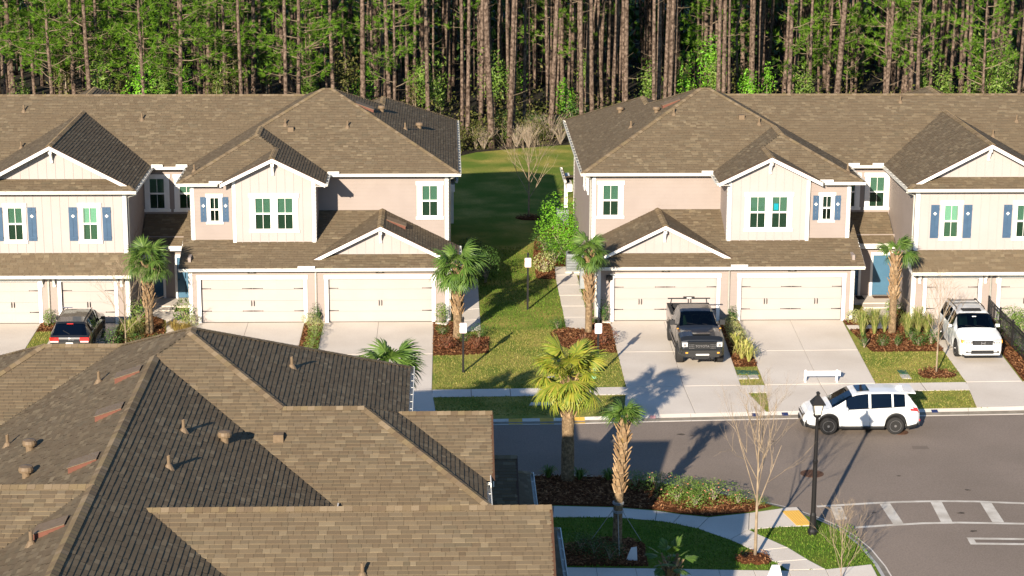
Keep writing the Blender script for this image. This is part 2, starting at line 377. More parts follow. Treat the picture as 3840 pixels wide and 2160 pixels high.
def townhouse(tf, flip, root, near=False, extra=True, rs=1):
    rr = random.Random(rs)
    def mb(): return MB(tf, flip)
    P = lambda name, b, mat, par=root, **k: b.build(name, mat, par, **k)
    # ---- roof decks, shingles, caps
    deck = mb()
    for nm, z, poly in PLANES:
        deck.poly([(s,d,z(s,d)-.015) for s,d in poly])
        # thickness below the eaves
    roof = P('roof', deck, 'roof_base')
    tabs = []                                                    # (pts) in local coordinates
    for nm, z, poly in PLANES:
        p0 = poly[0]; g = (z(p0[0]+1,p0[1])-z(*p0), z(p0[0],p0[1]+1)-z(*p0)); m = math.hypot(*g)
        u = (g[0]/m, g[1]/m); e = (-u[1], u[0]); step = ROWH/math.sqrt(1+m*m)
        hs = [p[0]*u[0]+p[1]*u[1] for p in poly]; h = min(hs); top = max(hs)
        while h < top-.02:
            h1 = min(h+step, top)
            xs = cross(poly, u, h+.5*(h1-h))
            for k in range(0, len(xs)-1, 2):
                a, b = xs[k], xs[k+1]; x = a-rr.random()*TABW
                while x < b:
                    w = rr.choice((.15,.2,.26,.26,.32,.4)); x0, x1 = max(x,a), min(x+w-.006,b); x += w
                    if x1-x0 < .05: continue
                    t = .017+rr.random()*.013; q = []
                    for hh, xx, l in ((h-.012,x0,t),(h-.012,x1,t),(h1+.01,x1,.003),(h1+.01,x0,.003),(h-.012,x0,-.004),(h-.012,x1,-.004)):
                        s_, d_ = u[0]*hh+e[0]*xx, u[1]*hh+e[1]*xx; q.append((s_,d_,z(s_,d_)+l))
                    tabs.append((nm, q))
            h += step
    TF = [(0,1,2,3),(4,5,1,0)]
    single = set()
    if near:                                                     # the 300 that show largest: nearest to the camera on planes that face it
        cand = []
        for i, (nm, q) in enumerate(tabs):
            if nm in ('BL','FL','BACK','CL'):
                w = Vector(tf(*q[0])); v = cam.matrix_world.inverted() @ w
                px, py = v.x/-v.z*7900, v.y/-v.z*7900
                if abs(px) < 1880 and abs(py) < 1050: cand.append((w.y, i))
        cand.sort(); single = {i for _, i in cand[:300]}
    rest = mb()
    for i, (nm, q) in enumerate(tabs):
        if i in single:
            b = mb(); b.add(q, TF); P('shingle', b, 'shingle', roof)
        else: rest.add(q, TF)
    stuff(P('shingles', rest, 'shingle', roof))
    caps = mb()
    for a, b_, z in RIDGES:
        A, B_ = Vector((*a, z(*a))), Vector((*b_, z(*b_))); L = (B_-A).length; t = (B_-A)/L
        n = Vector((-t.y, t.x, 0)).normalized(); k = 0.0
        drop = .49*.15*(.7 if abs(t.z) > .05 else 1.0)
        while k < L:
            k1 = min(k+.27, L); lift = .045; w = .15
            pa, pb = A+t*(k-.03), A+t*k1
            za, zb = Vector((0,0,lift)), Vector((0,0,lift-.012)); dn = Vector((0,0,-drop))
            caps.add([tuple(v) for v in (pa+za, pa+za+n*w+dn, pb+zb+n*w+dn, pb+zb, pb+zb-n*w+dn, pa+za-n*w+dn,
                      pa+za-Vector((0,0,.03)), pa+za+n*w+dn-Vector((0,0,.03)), pa+za-n*w+dn-Vector((0,0,.03)))],
                     [(0,1,2,3),(0,3,4,5),(0,6,7,1),(0,5,8,6)])
            k += .2
    stuff(P('ridge_caps', caps, 'ridge', roof))

    # ---- gutters, drip edges, soffits
    def eave(a, b_, out, wall, ext0=0.0, ext1=0.0, zt=6.5, lip=True, hang=.75):
        """eave line a->b_ (plan), out = outward unit vector; gutter, drip edge, soffit back to the wall"""
        A, B_ = Vector((*a,0)), Vector((*b_,0)); t = (B_-A).normalized(); o = Vector((*out,0))
        A = A-t*ext0; B_ = B_+t*ext1
        def sec(o0, o1, z0, z1, par, name, mat, A=A, B_=B_):
            q = mb(); q.hexa([tuple(A+o*o0+Vector((0,0,z0))),tuple(B_+o*o0+Vector((0,0,z0))),tuple(B_+o*o1+Vector((0,0,z0))),tuple(A+o*o1+Vector((0,0,z0))),
                              tuple(A+o*o0+Vector((0,0,z1))),tuple(B_+o*o0+Vector((0,0,z1))),tuple(B_+o*o1+Vector((0,0,z1))),tuple(A+o*o1+Vector((0,0,z1)))])
            return q
        g = sec(.0,.13,zt-.155,zt-.14,0,0,0)
        for o0,o1,z0,z1 in ((.115,.13,zt-.14,zt-.02),(-.015,.0,zt-.155,zt-.03),(.13,.142,zt-.075,zt-.02)):
            q = sec(o0,o1,z0,z1,0,0,0); n = len(g.v); g.v += q.v; g.f += [tuple(i+n for i in f) for f in q.f]
        L = (B_-A).length; k = .3
        for e0 in (0, L-.012):
            c = A+t*e0; q = mb()
            q.hexa([tuple(c+x*t+o*y+Vector((0,0,z))) for z in (zt-.15,zt-.02) for x,y in ((0,0),(.012,0),(.012,.13),(0,.13))])
            n = len(g.v); g.v += q.v; g.f += [tuple(i+n for i in f) for f in q.f]
        while k < L:
            c = A+t*k; q = mb()
            q.hexa([tuple(c+x*t+o*y+Vector((0,0,z))) for z in (zt-.035,zt-.02) for x,y in ((0,0),(.025,0),(.025,.12),(0,.12))])
            n = len(g.v); g.v += q.v; g.f += [tuple(i+n for i in f) for f in q.f]; k += hang
        P('gutter', g, 'gutter_white')
        P('drip_edge', sec(-.03,.012,zt-.028,zt-.012,0,0,0), 'drip')
        if wall > 0: P('soffit', sec(-wall,-.016,zt-.16,zt-.145,0,0,0), 'soffit')
    eave((5.8,3.57),(-.5,3.57),(0,-1),.5,ext0=0,ext1=.13)
    eave((-.5,3.57),(-.5,18.7),(-1,0),.5)
    eave((12.7,1.3),(10.85,1.3),(0,-1),.45,ext0=.12)
    eave((12.7,1.3),(12.7,5.45),(1,0),.5)
    eave((12.85,5.45),(14.5,5.45),(0,-1),.5)
    eave((5.8,1.1),(5.8,3.5),(-1,0),.48)
    eave((14.55,-.45),(14.55,5.45),(-1,0),.45)
    eave((22.25,-.45),(14.55,-.45),(0,-1),.45,ext1=.13)
    eave((22.25,-.45),(22.25,5.45),(1,0),.45)
    eave((12.62,-.4),(-.5,-.4),(0,-1),.4,ext1=.13,ext0=.0,zt=2.78)
    eave((-.5,-.4),(-.5,4.07),(-1,0),.5,zt=2.78)
    eave((12.7,3.9),(14.95,3.9),(0,-1),.0,zt=2.88)
    eave((26,-.9),(14.75,-.9),(0,-1),.0,zt=2.6,ext1=.0)
    eave((26,16.27),(7.3,16.27),(0,1),.4)
    eave((-.45,18.2),(-.45,22),(-1,0),.0,zt=3.2)
    # splash guards where valleys meet the gutters
    def guard(s0,s1,d,zt=6.5):
        q = mb(); q.box(s0,s1,d-.142,d-.118,zt-.03,zt+.1); P('splash_guard', q, 'white_trim')
    guard(5.25,5.8,3.57); guard(10.6,11.25,1.3); guard(12.75,13.3,5.45); guard(13.95,14.5,5.45); guard(6.25,7.05,-.4,2.78)

    # ---- rakes: white barge boards with a dark metal edge
    def rake(s0,z0,s1,z1,d,w=.2):
        q = mb(); q.hexa([(s0,d-.03,z0-w),(s1,d-.03,z1-w),(s1,d+.01,z1-w),(s0,d+.01,z0-w),(s0,d-.03,z0-.025),(s1,d-.03,z1-.025),(s1,d+.01,z1-.025),(s0,d+.01,z0-.025)]); P('barge_board', q, 'white_trim')
        q = mb(); q.hexa([(s0,d-.05,z0-.025),(s1,d-.05,z1-.025),(s1,d+.03,z1-.025),(s0,d+.03,z0-.025),(s0,d-.05,z0+.012),(s1,d-.05,z1+.012),(s1,d+.03,z1+.012),(s0,d+.03,z0+.012)]); P('drip_edge', q, 'drip')
    rake(5.8,zPR(5.8,0),8.27,zPR(8.27,0),1.1); rake(10.74,zGL(10.74,0),8.27,zGL(8.27,0),1.1)
    rake(14.9,zBR(14.9,0),18.4,zBR(18.4,0),-.1); rake(21.9,zBL(21.9,0),18.4,zBL(18.4,0),-.1)
    rake(.05,zGRR(.05,0),3.2,zGRR(3.2,0),.2); rake(6.4,zGRL(6.4,0),3.2,zGRL(3.2,0),.2)
    for sA, z, d0, d1 in ((12.62, zSH, -.4, 1.7),):               # side rake of the garage roof
        q = mb(); q.hexa([(sA-.02,d0,z(0,d0)-.17),(sA+.01,d0,z(0,d0)-.17),(sA+.01,d1,z(0,d1)-.17),(sA-.02,d1,z(0,d1)-.17),(sA-.02,d0,z(0,d0)),(sA+.01,d0,z(0,d0)),(sA+.01,d1,z(0,d1)),(sA-.02,d1,z(0,d1))]); P('barge_board', q, 'white_trim')
    for sA in (14.76, 25.98):
        q = mb(); q.hexa([(sA-.02,-.9,2.45),(sA+.02,-.9,2.45),(sA+.02,0,2.6),(sA-.02,0,2.6),(sA-.02,-.9,2.59),(sA+.02,-.9,2.59),(sA+.02,0,3.42),(sA-.02,0,3.42)]); P('barge_board', q, 'white_trim')
    q = mb(); q.hexa([(14.78,-.88,2.44),(25.9,-.88,2.44),(25.9,0,2.47),(14.78,0,2.47),(14.78,-.88,2.46),(25.9,-.88,2.46),(25.9,0,2.49),(14.78,0,2.49)]); P('soffit', q, 'soffit')
    # gable apex brackets
    def bracket(s, d, z, h=.62):
        q = mb(); q.box(s-.075,s+.075,d-.42,d,z-.14,z); q.box(s-.06,s+.06,d-.1,d,z-h,z-.14)
        q.hexa([(s-.05,d-.1,z-h+.1),(s+.05,d-.1,z-h+.1),(s+.05,d-.02,z-h+.1),(s-.05,d-.02,z-h+.1),(s-.05,d-.38,z-.14),(s+.05,d-.38,z-.14),(s+.05,d-.26,z-.14),(s-.05,d-.26,z-.14)])
        P('bracket', q, 'white_trim')
    bracket(8.27,1.55,7.44); bracket(18.4,.45,8.26); bracket(3.2,.6,4.36)
    for s in (15.33, 18.48, 19.05, 21.75): bracket(s,0,2.44,.62)

    # ---- walls
    def frame_front(D): return lambda a,o,z: (a, D-o, z)
    def frame_side(Sx, sg): return lambda a,o,z: (Sx+sg*o, a, z)
    def fbox(b, fr, a0,a1,o0,o1,z0,z1):
        b.hexa([fr(a0,o0,z0),fr(a1,o0,z0),fr(a1,o1,z0),fr(a0,o1,z0),fr(a0,o0,z1),fr(a1,o0,z1),fr(a1,o1,z1),fr(a0,o1,z1)])
    def spans(a0,a1,z0,z1,ops):
        cuts = [(o[0],o[1]) for o in ops if o[2] < z1-.001 and o[3] > z0+.001]; out = [(a0,a1)]
        for c0,c1 in cuts:
            nxt = []
            for x0,x1 in out:
                if c0 > x0: nxt.append((x0,min(x1,c0)))
                if c1 < x1: nxt.append((max(x0,c1),x1))
            out = [x for x in nxt if x[1]-x[0] > .02]
        return out
    def wall(fr, a0,a1,z0,z1, kind, ops=(), zb=None, boards=True, pitch=.41, joints=True):
        """zb(a): lower limit along a roof line; ops: openings"""
        mat = 'taupe' if kind == 'lap' else 'cream'
        w = mb(); zs = sorted({z0,z1}|{min(max(o[2],z0),z1) for o in ops}|{min(max(o[3],z0),z1) for o in ops})
        for i in range(len(zs)-1):
            for x0,x1 in spans(a0,a1,zs[i],zs[i+1],ops): fbox(w,fr,x0,x1,-.12,0,zs[i],zs[i+1])
        wo_ = P('wall', w, mat)
        if not boards or near: return wo_
        if kind == 'lap':
            z = z0
            while z < z1-.02:
                zt = min(z+.18,z1)
                for x0,x1 in spans(a0,a1,z,zt,ops):
                    cutp = [x0]
                    if joints and x1-x0 > 3.2: cutp.append(x0+(x1-x0)*(.25+.5*rr.random()))
                    cutp.append(x1)
                    for j in range(len(cutp)-1):
                        b = mb(); p0,p1 = cutp[j]+(.002 if j else 0), cutp[j+1]
                        b.hexa([fr(p0,.002,z),fr(p1,.002,z),fr(p1,.022,z),fr(p0,.022,z),fr(p0,.002,zt+.006),fr(p1,.002,zt+.006),fr(p1,.010,zt+.006),fr(p0,.010,zt+.006)])
                        P('siding_board', b, mat, wo_)
                z = zt
        else:
            a = a0+.2
            while a < a1-.05:
                segs = [(z0,z1)]
                for o in ops:
                    if o[0]-.02 < a < o[1]+.02:
                        segs = [x for (y0,y1) in segs for x in ((y0,min(y1,o[2])),(max(y0,o[3]),y1)) if x[1]-x[0] > .03]
                for y0,y1 in segs:
                    b = mb(); fbox(b,fr,a-.018,a+.018,.001,.016,y0,y1); P('batten', b, 'batten', wo_)
                a += pitch
        return wo_
    def tri_wall(fr, pts, pitch=.41):                              # gable face: polygon in (a,z)
        w = mb(); n = len(pts)
        w.add([fr(a,0,z) for a,z in pts]+[fr(a,-.12,z) for a,z in pts], [range(n), tuple(reversed(range(n,2*n)))]+[(i,n+i,n+(i+1)%n,(i+1)%n) for i in range(n)])
        wo_ = P('wall', w, 'cream')
        if near: return wo_
        a = min(p[0] for p in pts)+.2; a1 = max(p[0] for p in pts)
        while a < a1-.1:
            xs = []
            for i in range(n):
                (xa,za),(xb,zb_) = pts[i],pts[(i+1)%n]
                if (xa<a)!=(xb<a): xs.append(za+(zb_-za)*(a-xa)/(xb-xa))
            if len(xs) >= 2 and max(xs)-min(xs) > .12:
                b = mb(); fbox(b,fr,a-.018,a+.018,.001,.016,min(xs),max(xs)-.05); P('batten', b, 'batten', wo_)
            a += pitch
        return wo_
    def corner(fr, a0,a1,z0,z1,o=.03):
        b = mb(); fbox(b,fr,a0,a1,.0,o,z0,z1); P('corner_board', b, 'white_trim')
    def window(fr, a0,a1,z0,z1, dbl=False, blind='half', lower='pane_screen', head=.19, sill=.14, side=.22, sticker=False):
        """a0..z1 is the outside of the white casing"""
        b = mb()
        i0,i1,j0,j1 = a0+side,a1-side,z0+sill,z1-head
        fbox(b,fr,a0-.05,a1+.05,.0,.06,z1-head,z1); fbox(b,fr,a0-.05,a1+.05,.0,.07,z0,z0+sill)
        fbox(b,fr,a0,i0,.0,.045,j0,j1); fbox(b,fr,i1,a1,.0,.045,j0,j1)
        wd = P('window', b, 'white_trim')
        units = [(i0,i1)]
        if dbl:
            m0 = (i0+i1)/2; q = mb(); fbox(q,fr,m0-.13,m0+.13,.0,.045,j0,j1); P('mullion', q, 'white_trim', wd); units = [(i0,m0-.13),(m0+.13,i1)]
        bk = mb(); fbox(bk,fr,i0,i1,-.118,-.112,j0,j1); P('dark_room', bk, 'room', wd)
        for ui,(x0,x1) in enumerate(units):
            q = mb(); zm = j0+.5*(j1-j0); f = .045
            fbox(q,fr,x0,x1,-.02,.03,zm-.04,zm+.04)
            for c0,c1 in ((x0,x0+f),(x1-f,x1)): fbox(q,fr,c0,c1,-.02,.025,j0,j1)
            fbox(q,fr,x0+f,x1-f,-.02,.025,j0,j0+f); fbox(q,fr,x0+f,x1-f,-.02,.025,j1-f,j1)
            P('sash', q, 'white_trim', wd)
            xm = (x0+x1)/2
            for zz0,zz1,gm in ((j0+f,zm-.04,lower),(zm+.04,j1-f,'pane')):
                q = mb(); q.poly([fr(x0+f,.0,zz0),fr(x1-f,.0,zz0),fr(x1-f,.0,zz1),fr(x0+f,.0,zz1)]); P('pane', q, gm, wd)
                q = mb(); fbox(q,fr,xm-.011,xm+.011,-.006,.008,zz0,zz1); P('muntin', q, 'white_trim', wd)
            if blind:
                q = mb(); z = j1-f-.02; lowest = j0+.03 if blind != 'upper' else zm+.05; op = {'half':.030,'closed':.050,'open':.012,'upper':.045}[blind]
                while z > lowest:
                    q.add([fr(x0+.05,-.060,z-op),fr(x1-.05,-.060,z-op),fr(x1-.05,-.030,z),fr(x0+.05,-.030,z)], [(0,1,2,3)]); z -= .05
                stuff(P('blind', q, 'blind', wd))
            if sticker and ui == 1:
                q = mb(); fbox(q,fr,x0+.12,x0+.34,-.012,-.008,zm+.1,zm+.42); P('poster', q, 'cyan_print', wd)
        return wd
    def shutter(fr, a0,a1,z0,z1):
        b = mb(); m = (a0+a1)/2
        fbox(b,fr,a0,m-.006,.0,.03,z0,z1); fbox(b,fr,m+.006,a1,.0,.03,z0,z1); fbox(b,fr,m-.006,m+.006,.0,.015,z0,z1)
        sh = P('shutter', b, 'shutter')
        for zc in (z0+.16, z1-.2):
            q = mb(); fbox(q,fr,a0,a1,.031,.052,zc-.055,zc+.055); P('batten', q, 'shutter', sh)
        q = mb(); zc = z1-.42; r_ = .085
        q.add([fr(m,.034,zc-r_),fr(m+r_,.034,zc),fr(m,.034,zc+r_),fr(m-r_,.034,zc)]+[fr(m,.0,zc-r_),fr(m+r_,.0,zc),fr(m,.0,zc+r_),fr(m-r_,.0,zc)], [(0,1,2,3),(0,4,5,1),(1,5,6,2),(2,6,7,3),(3,7,4,0)])
        P('diamond_cutout', q, 'diamond', sh)
    def garage_door(a0,a1,ztop, straps, handles, fr):
        b = mb(); t = .17
        fbox(b,fr,a0-t,a0,-.1,.05,0,ztop+.02); fbox(b,fr,a1,a1+t,-.1,.05,0,ztop+.02); fbox(b,fr,a0-t-.03,a1+t+.03,-.1,.06,ztop,ztop+.2)
        gd = P('garage_door', b, 'white_trim')
        h = ztop/4; npan = 4 if a1-a0 > 3.5 else 2; pw = (a1-a0)/npan
        for i in range(4):
            q = mb(); fbox(q,fr,a0,a1,-.16,-.105,i*h+.004+(.02 if i == 0 else 0),(i+1)*h-.004)
            for k in range(npan):                              # pressed panels
                x0 = a0+k*pw+.07; x1 = a0+(k+1)*pw-.07
                for c in ((x0,x1,i*h+.06,i*h+.068),(x0,x1,(i+1)*h-.068,(i+1)*h-.06),(x0,x0+.012,i*h+.068,(i+1)*h-.068),(x1-.012,x1,i*h+.068,(i+1)*h-.068)):
                    fbox(q,fr,c[0],c[1],-.105,-.1005,c[2],c[3])
            P('door_section', q, 'garage_cream', gd)
        q = mb(); fbox(q,fr,a0,a1,-.15,-.1,.0,.022); P('seal', q, 'plastic_black', gd)
        def strap(x0,x1):
            for zc in (ztop*.775, ztop*.265):
                q = mb(); L = x1-x0
                q.hexa([fr(x0,-.1,zc-.024),fr(x1,-.1,zc-.008),fr(x1,-.085,zc-.008),fr(x0,-.085,zc-.024),fr(x0,-.1,zc+.024),fr(x1,-.1,zc+.008),fr(x1,-.085,zc+.008),fr(x0,-.085,zc+.024)])
                e = .05 if L > 0 else -.05
                q.hexa([fr(x1-e*.2,-.1,zc),fr(x1+e*.4,-.1,zc-.026),fr(x1+e*.4,-.085,zc-.026),fr(x1-e*.2,-.085,zc),fr(x1+e*.4,-.1,zc+.026),fr(x1+e,-.1,zc),fr(x1+e,-.085,zc),fr(x1+e*.4,-.085,zc+.026)])
                P('hinge', q, 'black_iron', gd)
        for st in straps:
            if st == 'L': strap(a0+.01,a0+.42)
            if st == 'R': strap(a1-.01,a1-.42)
            if st == 'C': m = (a0+a1)/2; strap(m-.01,m-.44); strap(m+.01,m+.44)
        for hx in handles:
            x = a0+(a1-a0)*hx
            for off in (-.06,.06):
                q = mb(); zc = ztop*.44
                fbox(q,fr,x+off-.016,x+off+.016,-.1,-.085,zc-.14,zc+.14); fbox(q,fr,x+off-.011,x+off+.011,-.085,-.045,zc-.1,zc-.075); fbox(q,fr,x+off-.011,x+off+.011,-.085,-.045,zc+.075,zc+.1); fbox(q,fr,x+off-.013,x+off+.013,-.06,-.04,zc-.1,zc+.1)
                P('handle', q, 'black_iron', gd)
        return gd
    def downpipe(pts, r_=.05):
        b = mb(); b.tube(pts, r_, 8); P('downpipe', b, 'gutter_white', smooth=True)

    FG = frame_front(0)
    left = tf(0,0,0)[0] > tf(1,0,0)[0]                         # mirrored row: its end wall is on the right
    gA, gB = (.79,5.67), (6.83,11.65)
    wall(FG, 0,12.2,0,2.63,'lap',[(*gA,-1,2.14),(*gB,-1,2.14)])
    mir = lambda L_: [{'L':'R','R':'L','C':'C'}[x] for x in L_] if left else L_
    if left:
        garage_door(*gA,2.14,'LR',[.5],FG); garage_door(*gB,2.14,'LCR',[.5],FG)
    else:
        garage_door(*gA,2.14,'LCR',[.26,.74],FG); garage_door(*gB,2.14,'LCR',[.25,.75],FG)
    corner(FG,.0,.16,0,2.63); corner(FG,12.04,12.2,0,2.63)
    corner(frame_side(0,-1),0,.12,0,2.63); corner(frame_side(12.2,1),0,.12,0,2.63)
    downpipe([(6.25,-.36,2.66),(6.25,-.2,2.58),(6.25,-.06,2.5),(6.25,-.06,.05)])
    downpipe([(-.45,-.3,2.64),(-.3,-.1,2.5),(-.07,.08,2.38),(-.07,.08,.1)])
    wall(frame_side(0,-1),0,4.07,0,2.7,'lap')
    wall(frame_side(12.2,1),0,4.4,0,3.2,'lap')
    # second floor: set-back wall, projecting bays, recess
    FS = frame_front(4.07)
    wall(FS,0,6.3,2.6,6.35,'lap',[(.4,1.39,4.2,5.9)])
    window(FS,.27,1.52,4.11,6.0,blind='half')
    corner(FS,0,.16,2.8,6.35); corner(frame_side(0,-1),4.07,4.2,0,6.35)
    FB = frame_front(1.55)
    wall(FB,6.3,10.22,3.2,6.3,'bnb',[(7.2,9.3,4.2,5.8)])
    tri_wall(FB,[(6.3,6.3),(10.22,6.3),(10.22,6.62),(8.27,7.6),(6.3,6.62)])
    window(FB,7.12,9.4,4.03,5.93,dbl=True,blind='half',sticker=not left)
    corner(FB,6.3,6.46,3.4,6.62); corner(FB,10.06,10.22,3.4,6.62); corner(frame_side(6.3,-1),1.55,1.68,3.4,6.4)
    wall(frame_side(6.3,-1),1.55,4.07,3.4,6.4,'lap')
    FGy = frame_front(1.75)
    wall(FGy,10.22,12.2,3.4,6.35,'lap',[(10.85,11.33,4.6,5.7)])
    window(FGy,10.72,11.45,4.42,5.88,blind='open',side=.13,head=.16,sill=.1)
    shutter(FGy,10.42,10.7,4.52,5.72); shutter(FGy,11.47,11.75,4.52,5.72)
    corner(FGy,12.04,12.2,3.5,6.35); corner(frame_side(12.2,1),1.75,1.88,3.5,6.35)
    wall(frame_side(12.2,1),1.75,5.95,3.3,6.35,'lap')
    FR = frame_front(5.95)
    wall(FR,12.2,15.0,3.7,6.35,'lap',[(13.85,14.85,4.2,5.85),(12.45,13.4,4.2,5.85)])
    window(FR,13.74,14.96,4.11,6.0,blind='half'); window(FR,12.3,13.5,4.11,6.0,blind='half')
    FE = frame_front(4.4)
    wall(FE,12.2,15.0,0,3.2,'lap',[(14.0,14.92,.1,2.15),(12.5,13.3,.1,2.15)])
    for a0,a1,m in ((14.0,14.92,'blue_door'),(12.5,13.3,'blue_door')):
        b = mb(); fbox(b,FE,a0-.12,a0,-.04,.03,.1,2.2); fbox(b,FE,a1,a1+.12 if a1 < 14 else 15.0,-.04,.03,.1,2.2); fbox(b,FE,a0-.12,a1+.08,-.04,.035,2.15,2.3)
        dr = P('front_door', b, 'white_trim')
        q = mb(); fbox(q,FE,a0,a1,-.06,-.02,.12,2.15)
        for x0,x1,z0,z1 in ((a0+.12,a0+.42,.3,.95),(a1-.42,a1-.12,.3,.95),(a0+.12,a0+.42,1.1,1.75),(a1-.42,a1-.12,1.1,1.75)): fbox(q,FE,x0,x1,-.02,-.012,z0,z1)
        P('door_leaf', q, m, dr)
        q = mb(); q.lathe([(.0,0),(.03,.01),(.03,.06),(.0,.07)],(a1-.08,4.4-.06,1.05),8,'y'); P('handle', q, 'black_iron', dr)
    q = mb(); q.box(12.2,15.0,3.88,4.3,2.6,2.75); P('porch_beam', q, 'white_trim')
    q = mb(); q.box(12.2,14.98,2.9,4.4,0,.1); q.box(13.2,14.98,2.2,2.9,0,.06); P('porch_slab', q, 'concrete')
    # the wide gabled unit
    wall(FG,15.0,26,0,2.55,'lap',[(15.7,18.17,-1,2.06),(19.25,21.72,-1,2.06),(22.6,25.07,-1,2.06)])
    for a0 in (15.7,19.25,22.6): garage_door(a0,a0+2.47,2.06,'LR',[.5],FG)
    corner(FG,15.0,15.16,0,2.55); corner(FG,15.0,15.16,3.2,6.35); corner(frame_side(15.0,-1),0,.12,0,6.35)
    downpipe([(18.75,-.85,2.45),(18.75,-.5,2.35),(18.75,-.06,2.2),(18.75,-.06,.05)])
    downpipe([(14.45,-.3,6.3),(14.6,-.1,6.2),(14.93,.2,6.05),(14.93,.2,2.9)],.04)
    wall(FG,15.0,21.8,3.1,6.35,'bnb',[(16.3,16.95,4.05,5.6),(19.75,20.5,4.05,5.6)])
    for a0 in (16.16, 19.62):
        window(FG,a0+.02,a0+1.03,3.9,5.82,blind='closed' if a0 < 17 else 'half',side=.14)
        shutter(FG,a0-.45,a0-.06,4.02,5.62); shutter(FG,a0+1.11,a0+1.5,4.02,5.62)
    tri_wall(frame_front(.45),[(15.2,6.75),(21.6,6.75),(18.4,8.42)])
    wall(frame_side(15.0,-1),0,5.95,0,6.35,'lap',boards=False)
    wall(frame_side(21.8,1),0,5.95,0,6.35,'lap',boards=False)
    wall(frame_front(5.95),21.8,26,3,6.35,'lap',boards=False)
    tri_wall(frame_front(.6),[(.45,3.1),(6.1,3.1),(3.2,4.52)])
    # end wall, back walls
    ew = [(9.2,9.8,4.6,5.9),(7.6,8.0,4.9,5.9),(6.6,7.0,4.9,5.9)]
    wall(frame_side(0,-1),4.07,18.2,0,6.35,'lap',ew,joints=False)
    for o in ew: window(frame_side(0,-1),o[0]-.12,o[1]+.12,o[2]-.1,o[3]+.12,blind='half',side=.12,head=.12,sill=.1)
    downpipe([(-.42,3.7,6.36),(-.2,3.85,6.2),(-.07,4.35,6.05),(-.07,4.35,2.9)])
    corner(frame_side(0,-1),18.06,18.2,0,6.35)
    wall(lambda a,o,z:(a,18.2+o,z),0,6.8,0,6.35,'lap',boards=False)
    wall(frame_side(6.8,1),15.8,18.2,0,6.35,'lap',boards=False)
    wall(lambda a,o,z:(a,15.8+o,z),6.8,26,0,6.35,'lap',boards=False)
    wall(lambda a,o,z:(26+o,a,z),0,15.8,0,6.35,'lap',boards=False)
    q = mb(); q.add([(26,5.45,6.3),(26,16.27,6.3),(26,10.857,9.1)],[(0,1,2)]); P('wall', q, 'taupe')
    for s in (-.25,2.3,4.8):
        q = mb(); q.box(s-.1,s+.1,21.6,21.8,0,2.75); P('porch_post', q, 'white_trim')
    q = mb(); q.box(-.4,5,21.55,21.85,2.55,2.75); q.box(-.4,-.1,18.2,21.55,2.55,2.95); P('porch_beam', q, 'white_trim')
    # house numbers
    for (s, t) in (((3.23,'58'),(9.24,'62')) if left else ((3.23,'52'),(9.24,'48'))):
        if near: break
        q = mb(); fbox(q,FG,s-.2,s+.2,.03,.045,2.42,2.6); pl = P('house_number', q, 'plate_dark')
        wpt = Vector(tf(s,-.052,2.505))-ORG[root.name]
        text_mesh(t,.19,'sign_white',pl,'numerals',Matrix.Translation(wpt)@Matrix.Rotation(R(90),4,'X'),ext=.003)
    if extra and not left and not near:
        q = mb(); fbox(q,FG,.42,.7,.06,.16,2.06,2.3); q.lathe([(.05,0),(.04,-.09),(.0,-.1)],(.56,-.1,2.06),8); P('flood_lamp', q, 'black_iron')
    # ---- roof vents
    def vent_pipe(s,d,z,h=.34):
        q = mb(); q.lathe([(.16,-.06),(.07,.1),(.045,.12),(.045,h),(.03,h),(.03,h-.02)],(s,d,z(s,d)),10); P('vent_pipe', q, 'vent', smooth=False)
    def vent_round(s,d,z):
        q = mb(); c = (s,d,z(s,d)); q.lathe([(.11,-.06),(.11,.16),(.19,.16),(.2,.22),(.17,.3),(.0,.33)],c,14); P('round_vent', q, 'vent', smooth=False)
    def vent_slant(s,d,z,along='s',big=1.0):
        """low box vent with a sloping hood; opening side faces downslope"""
        g = Vector((z(s+.1,d)-z(s,d), z(s,d+.1)-z(s,d))); g.normalize(); e = Vector((-g.y,g.x)); q = mb(); a = .36*big; L = .45*big
        pts = []
        def pt(x, y, l):
            s_, d_ = s+e.x*x+g.x*y, d+e.y*x+g.y*y; return (s_,d_,z(s_,d_)+l)
        q.hexa([pt(-a,-L,-.03),pt(a,-L,-.03),pt(a,L,-.03),pt(-a,L,-.03),pt(-a,-L,.17),pt(a,-L,.17),pt(a,L,.05),pt(-a,L,.05)])
        v_ = P('slant_vent', q, 'vent_red')
        q = mb(); q.hexa([pt(-a-.02,-L-.03,.172),pt(a+.02,-L-.03,.172),pt(a+.02,L,.052),pt(-a-.02,L,.052),pt(-a-.02,-L-.03,.19),pt(a+.02,-L-.03,.19),pt(a+.02,L,.07),pt(-a-.02,L,.07)]); P('hood', q, 'vent', v_)
    def vent_box(s,d,z):
        q = mb(); zz = z(s,d); q.box(s-.14,s+.14,d-.14,d+.14,zz-.1,zz+.17); P('box_vent', q, 'vent')
    return dict(pipe=vent_pipe, round=vent_round, slant=vent_slant, box=vent_box)

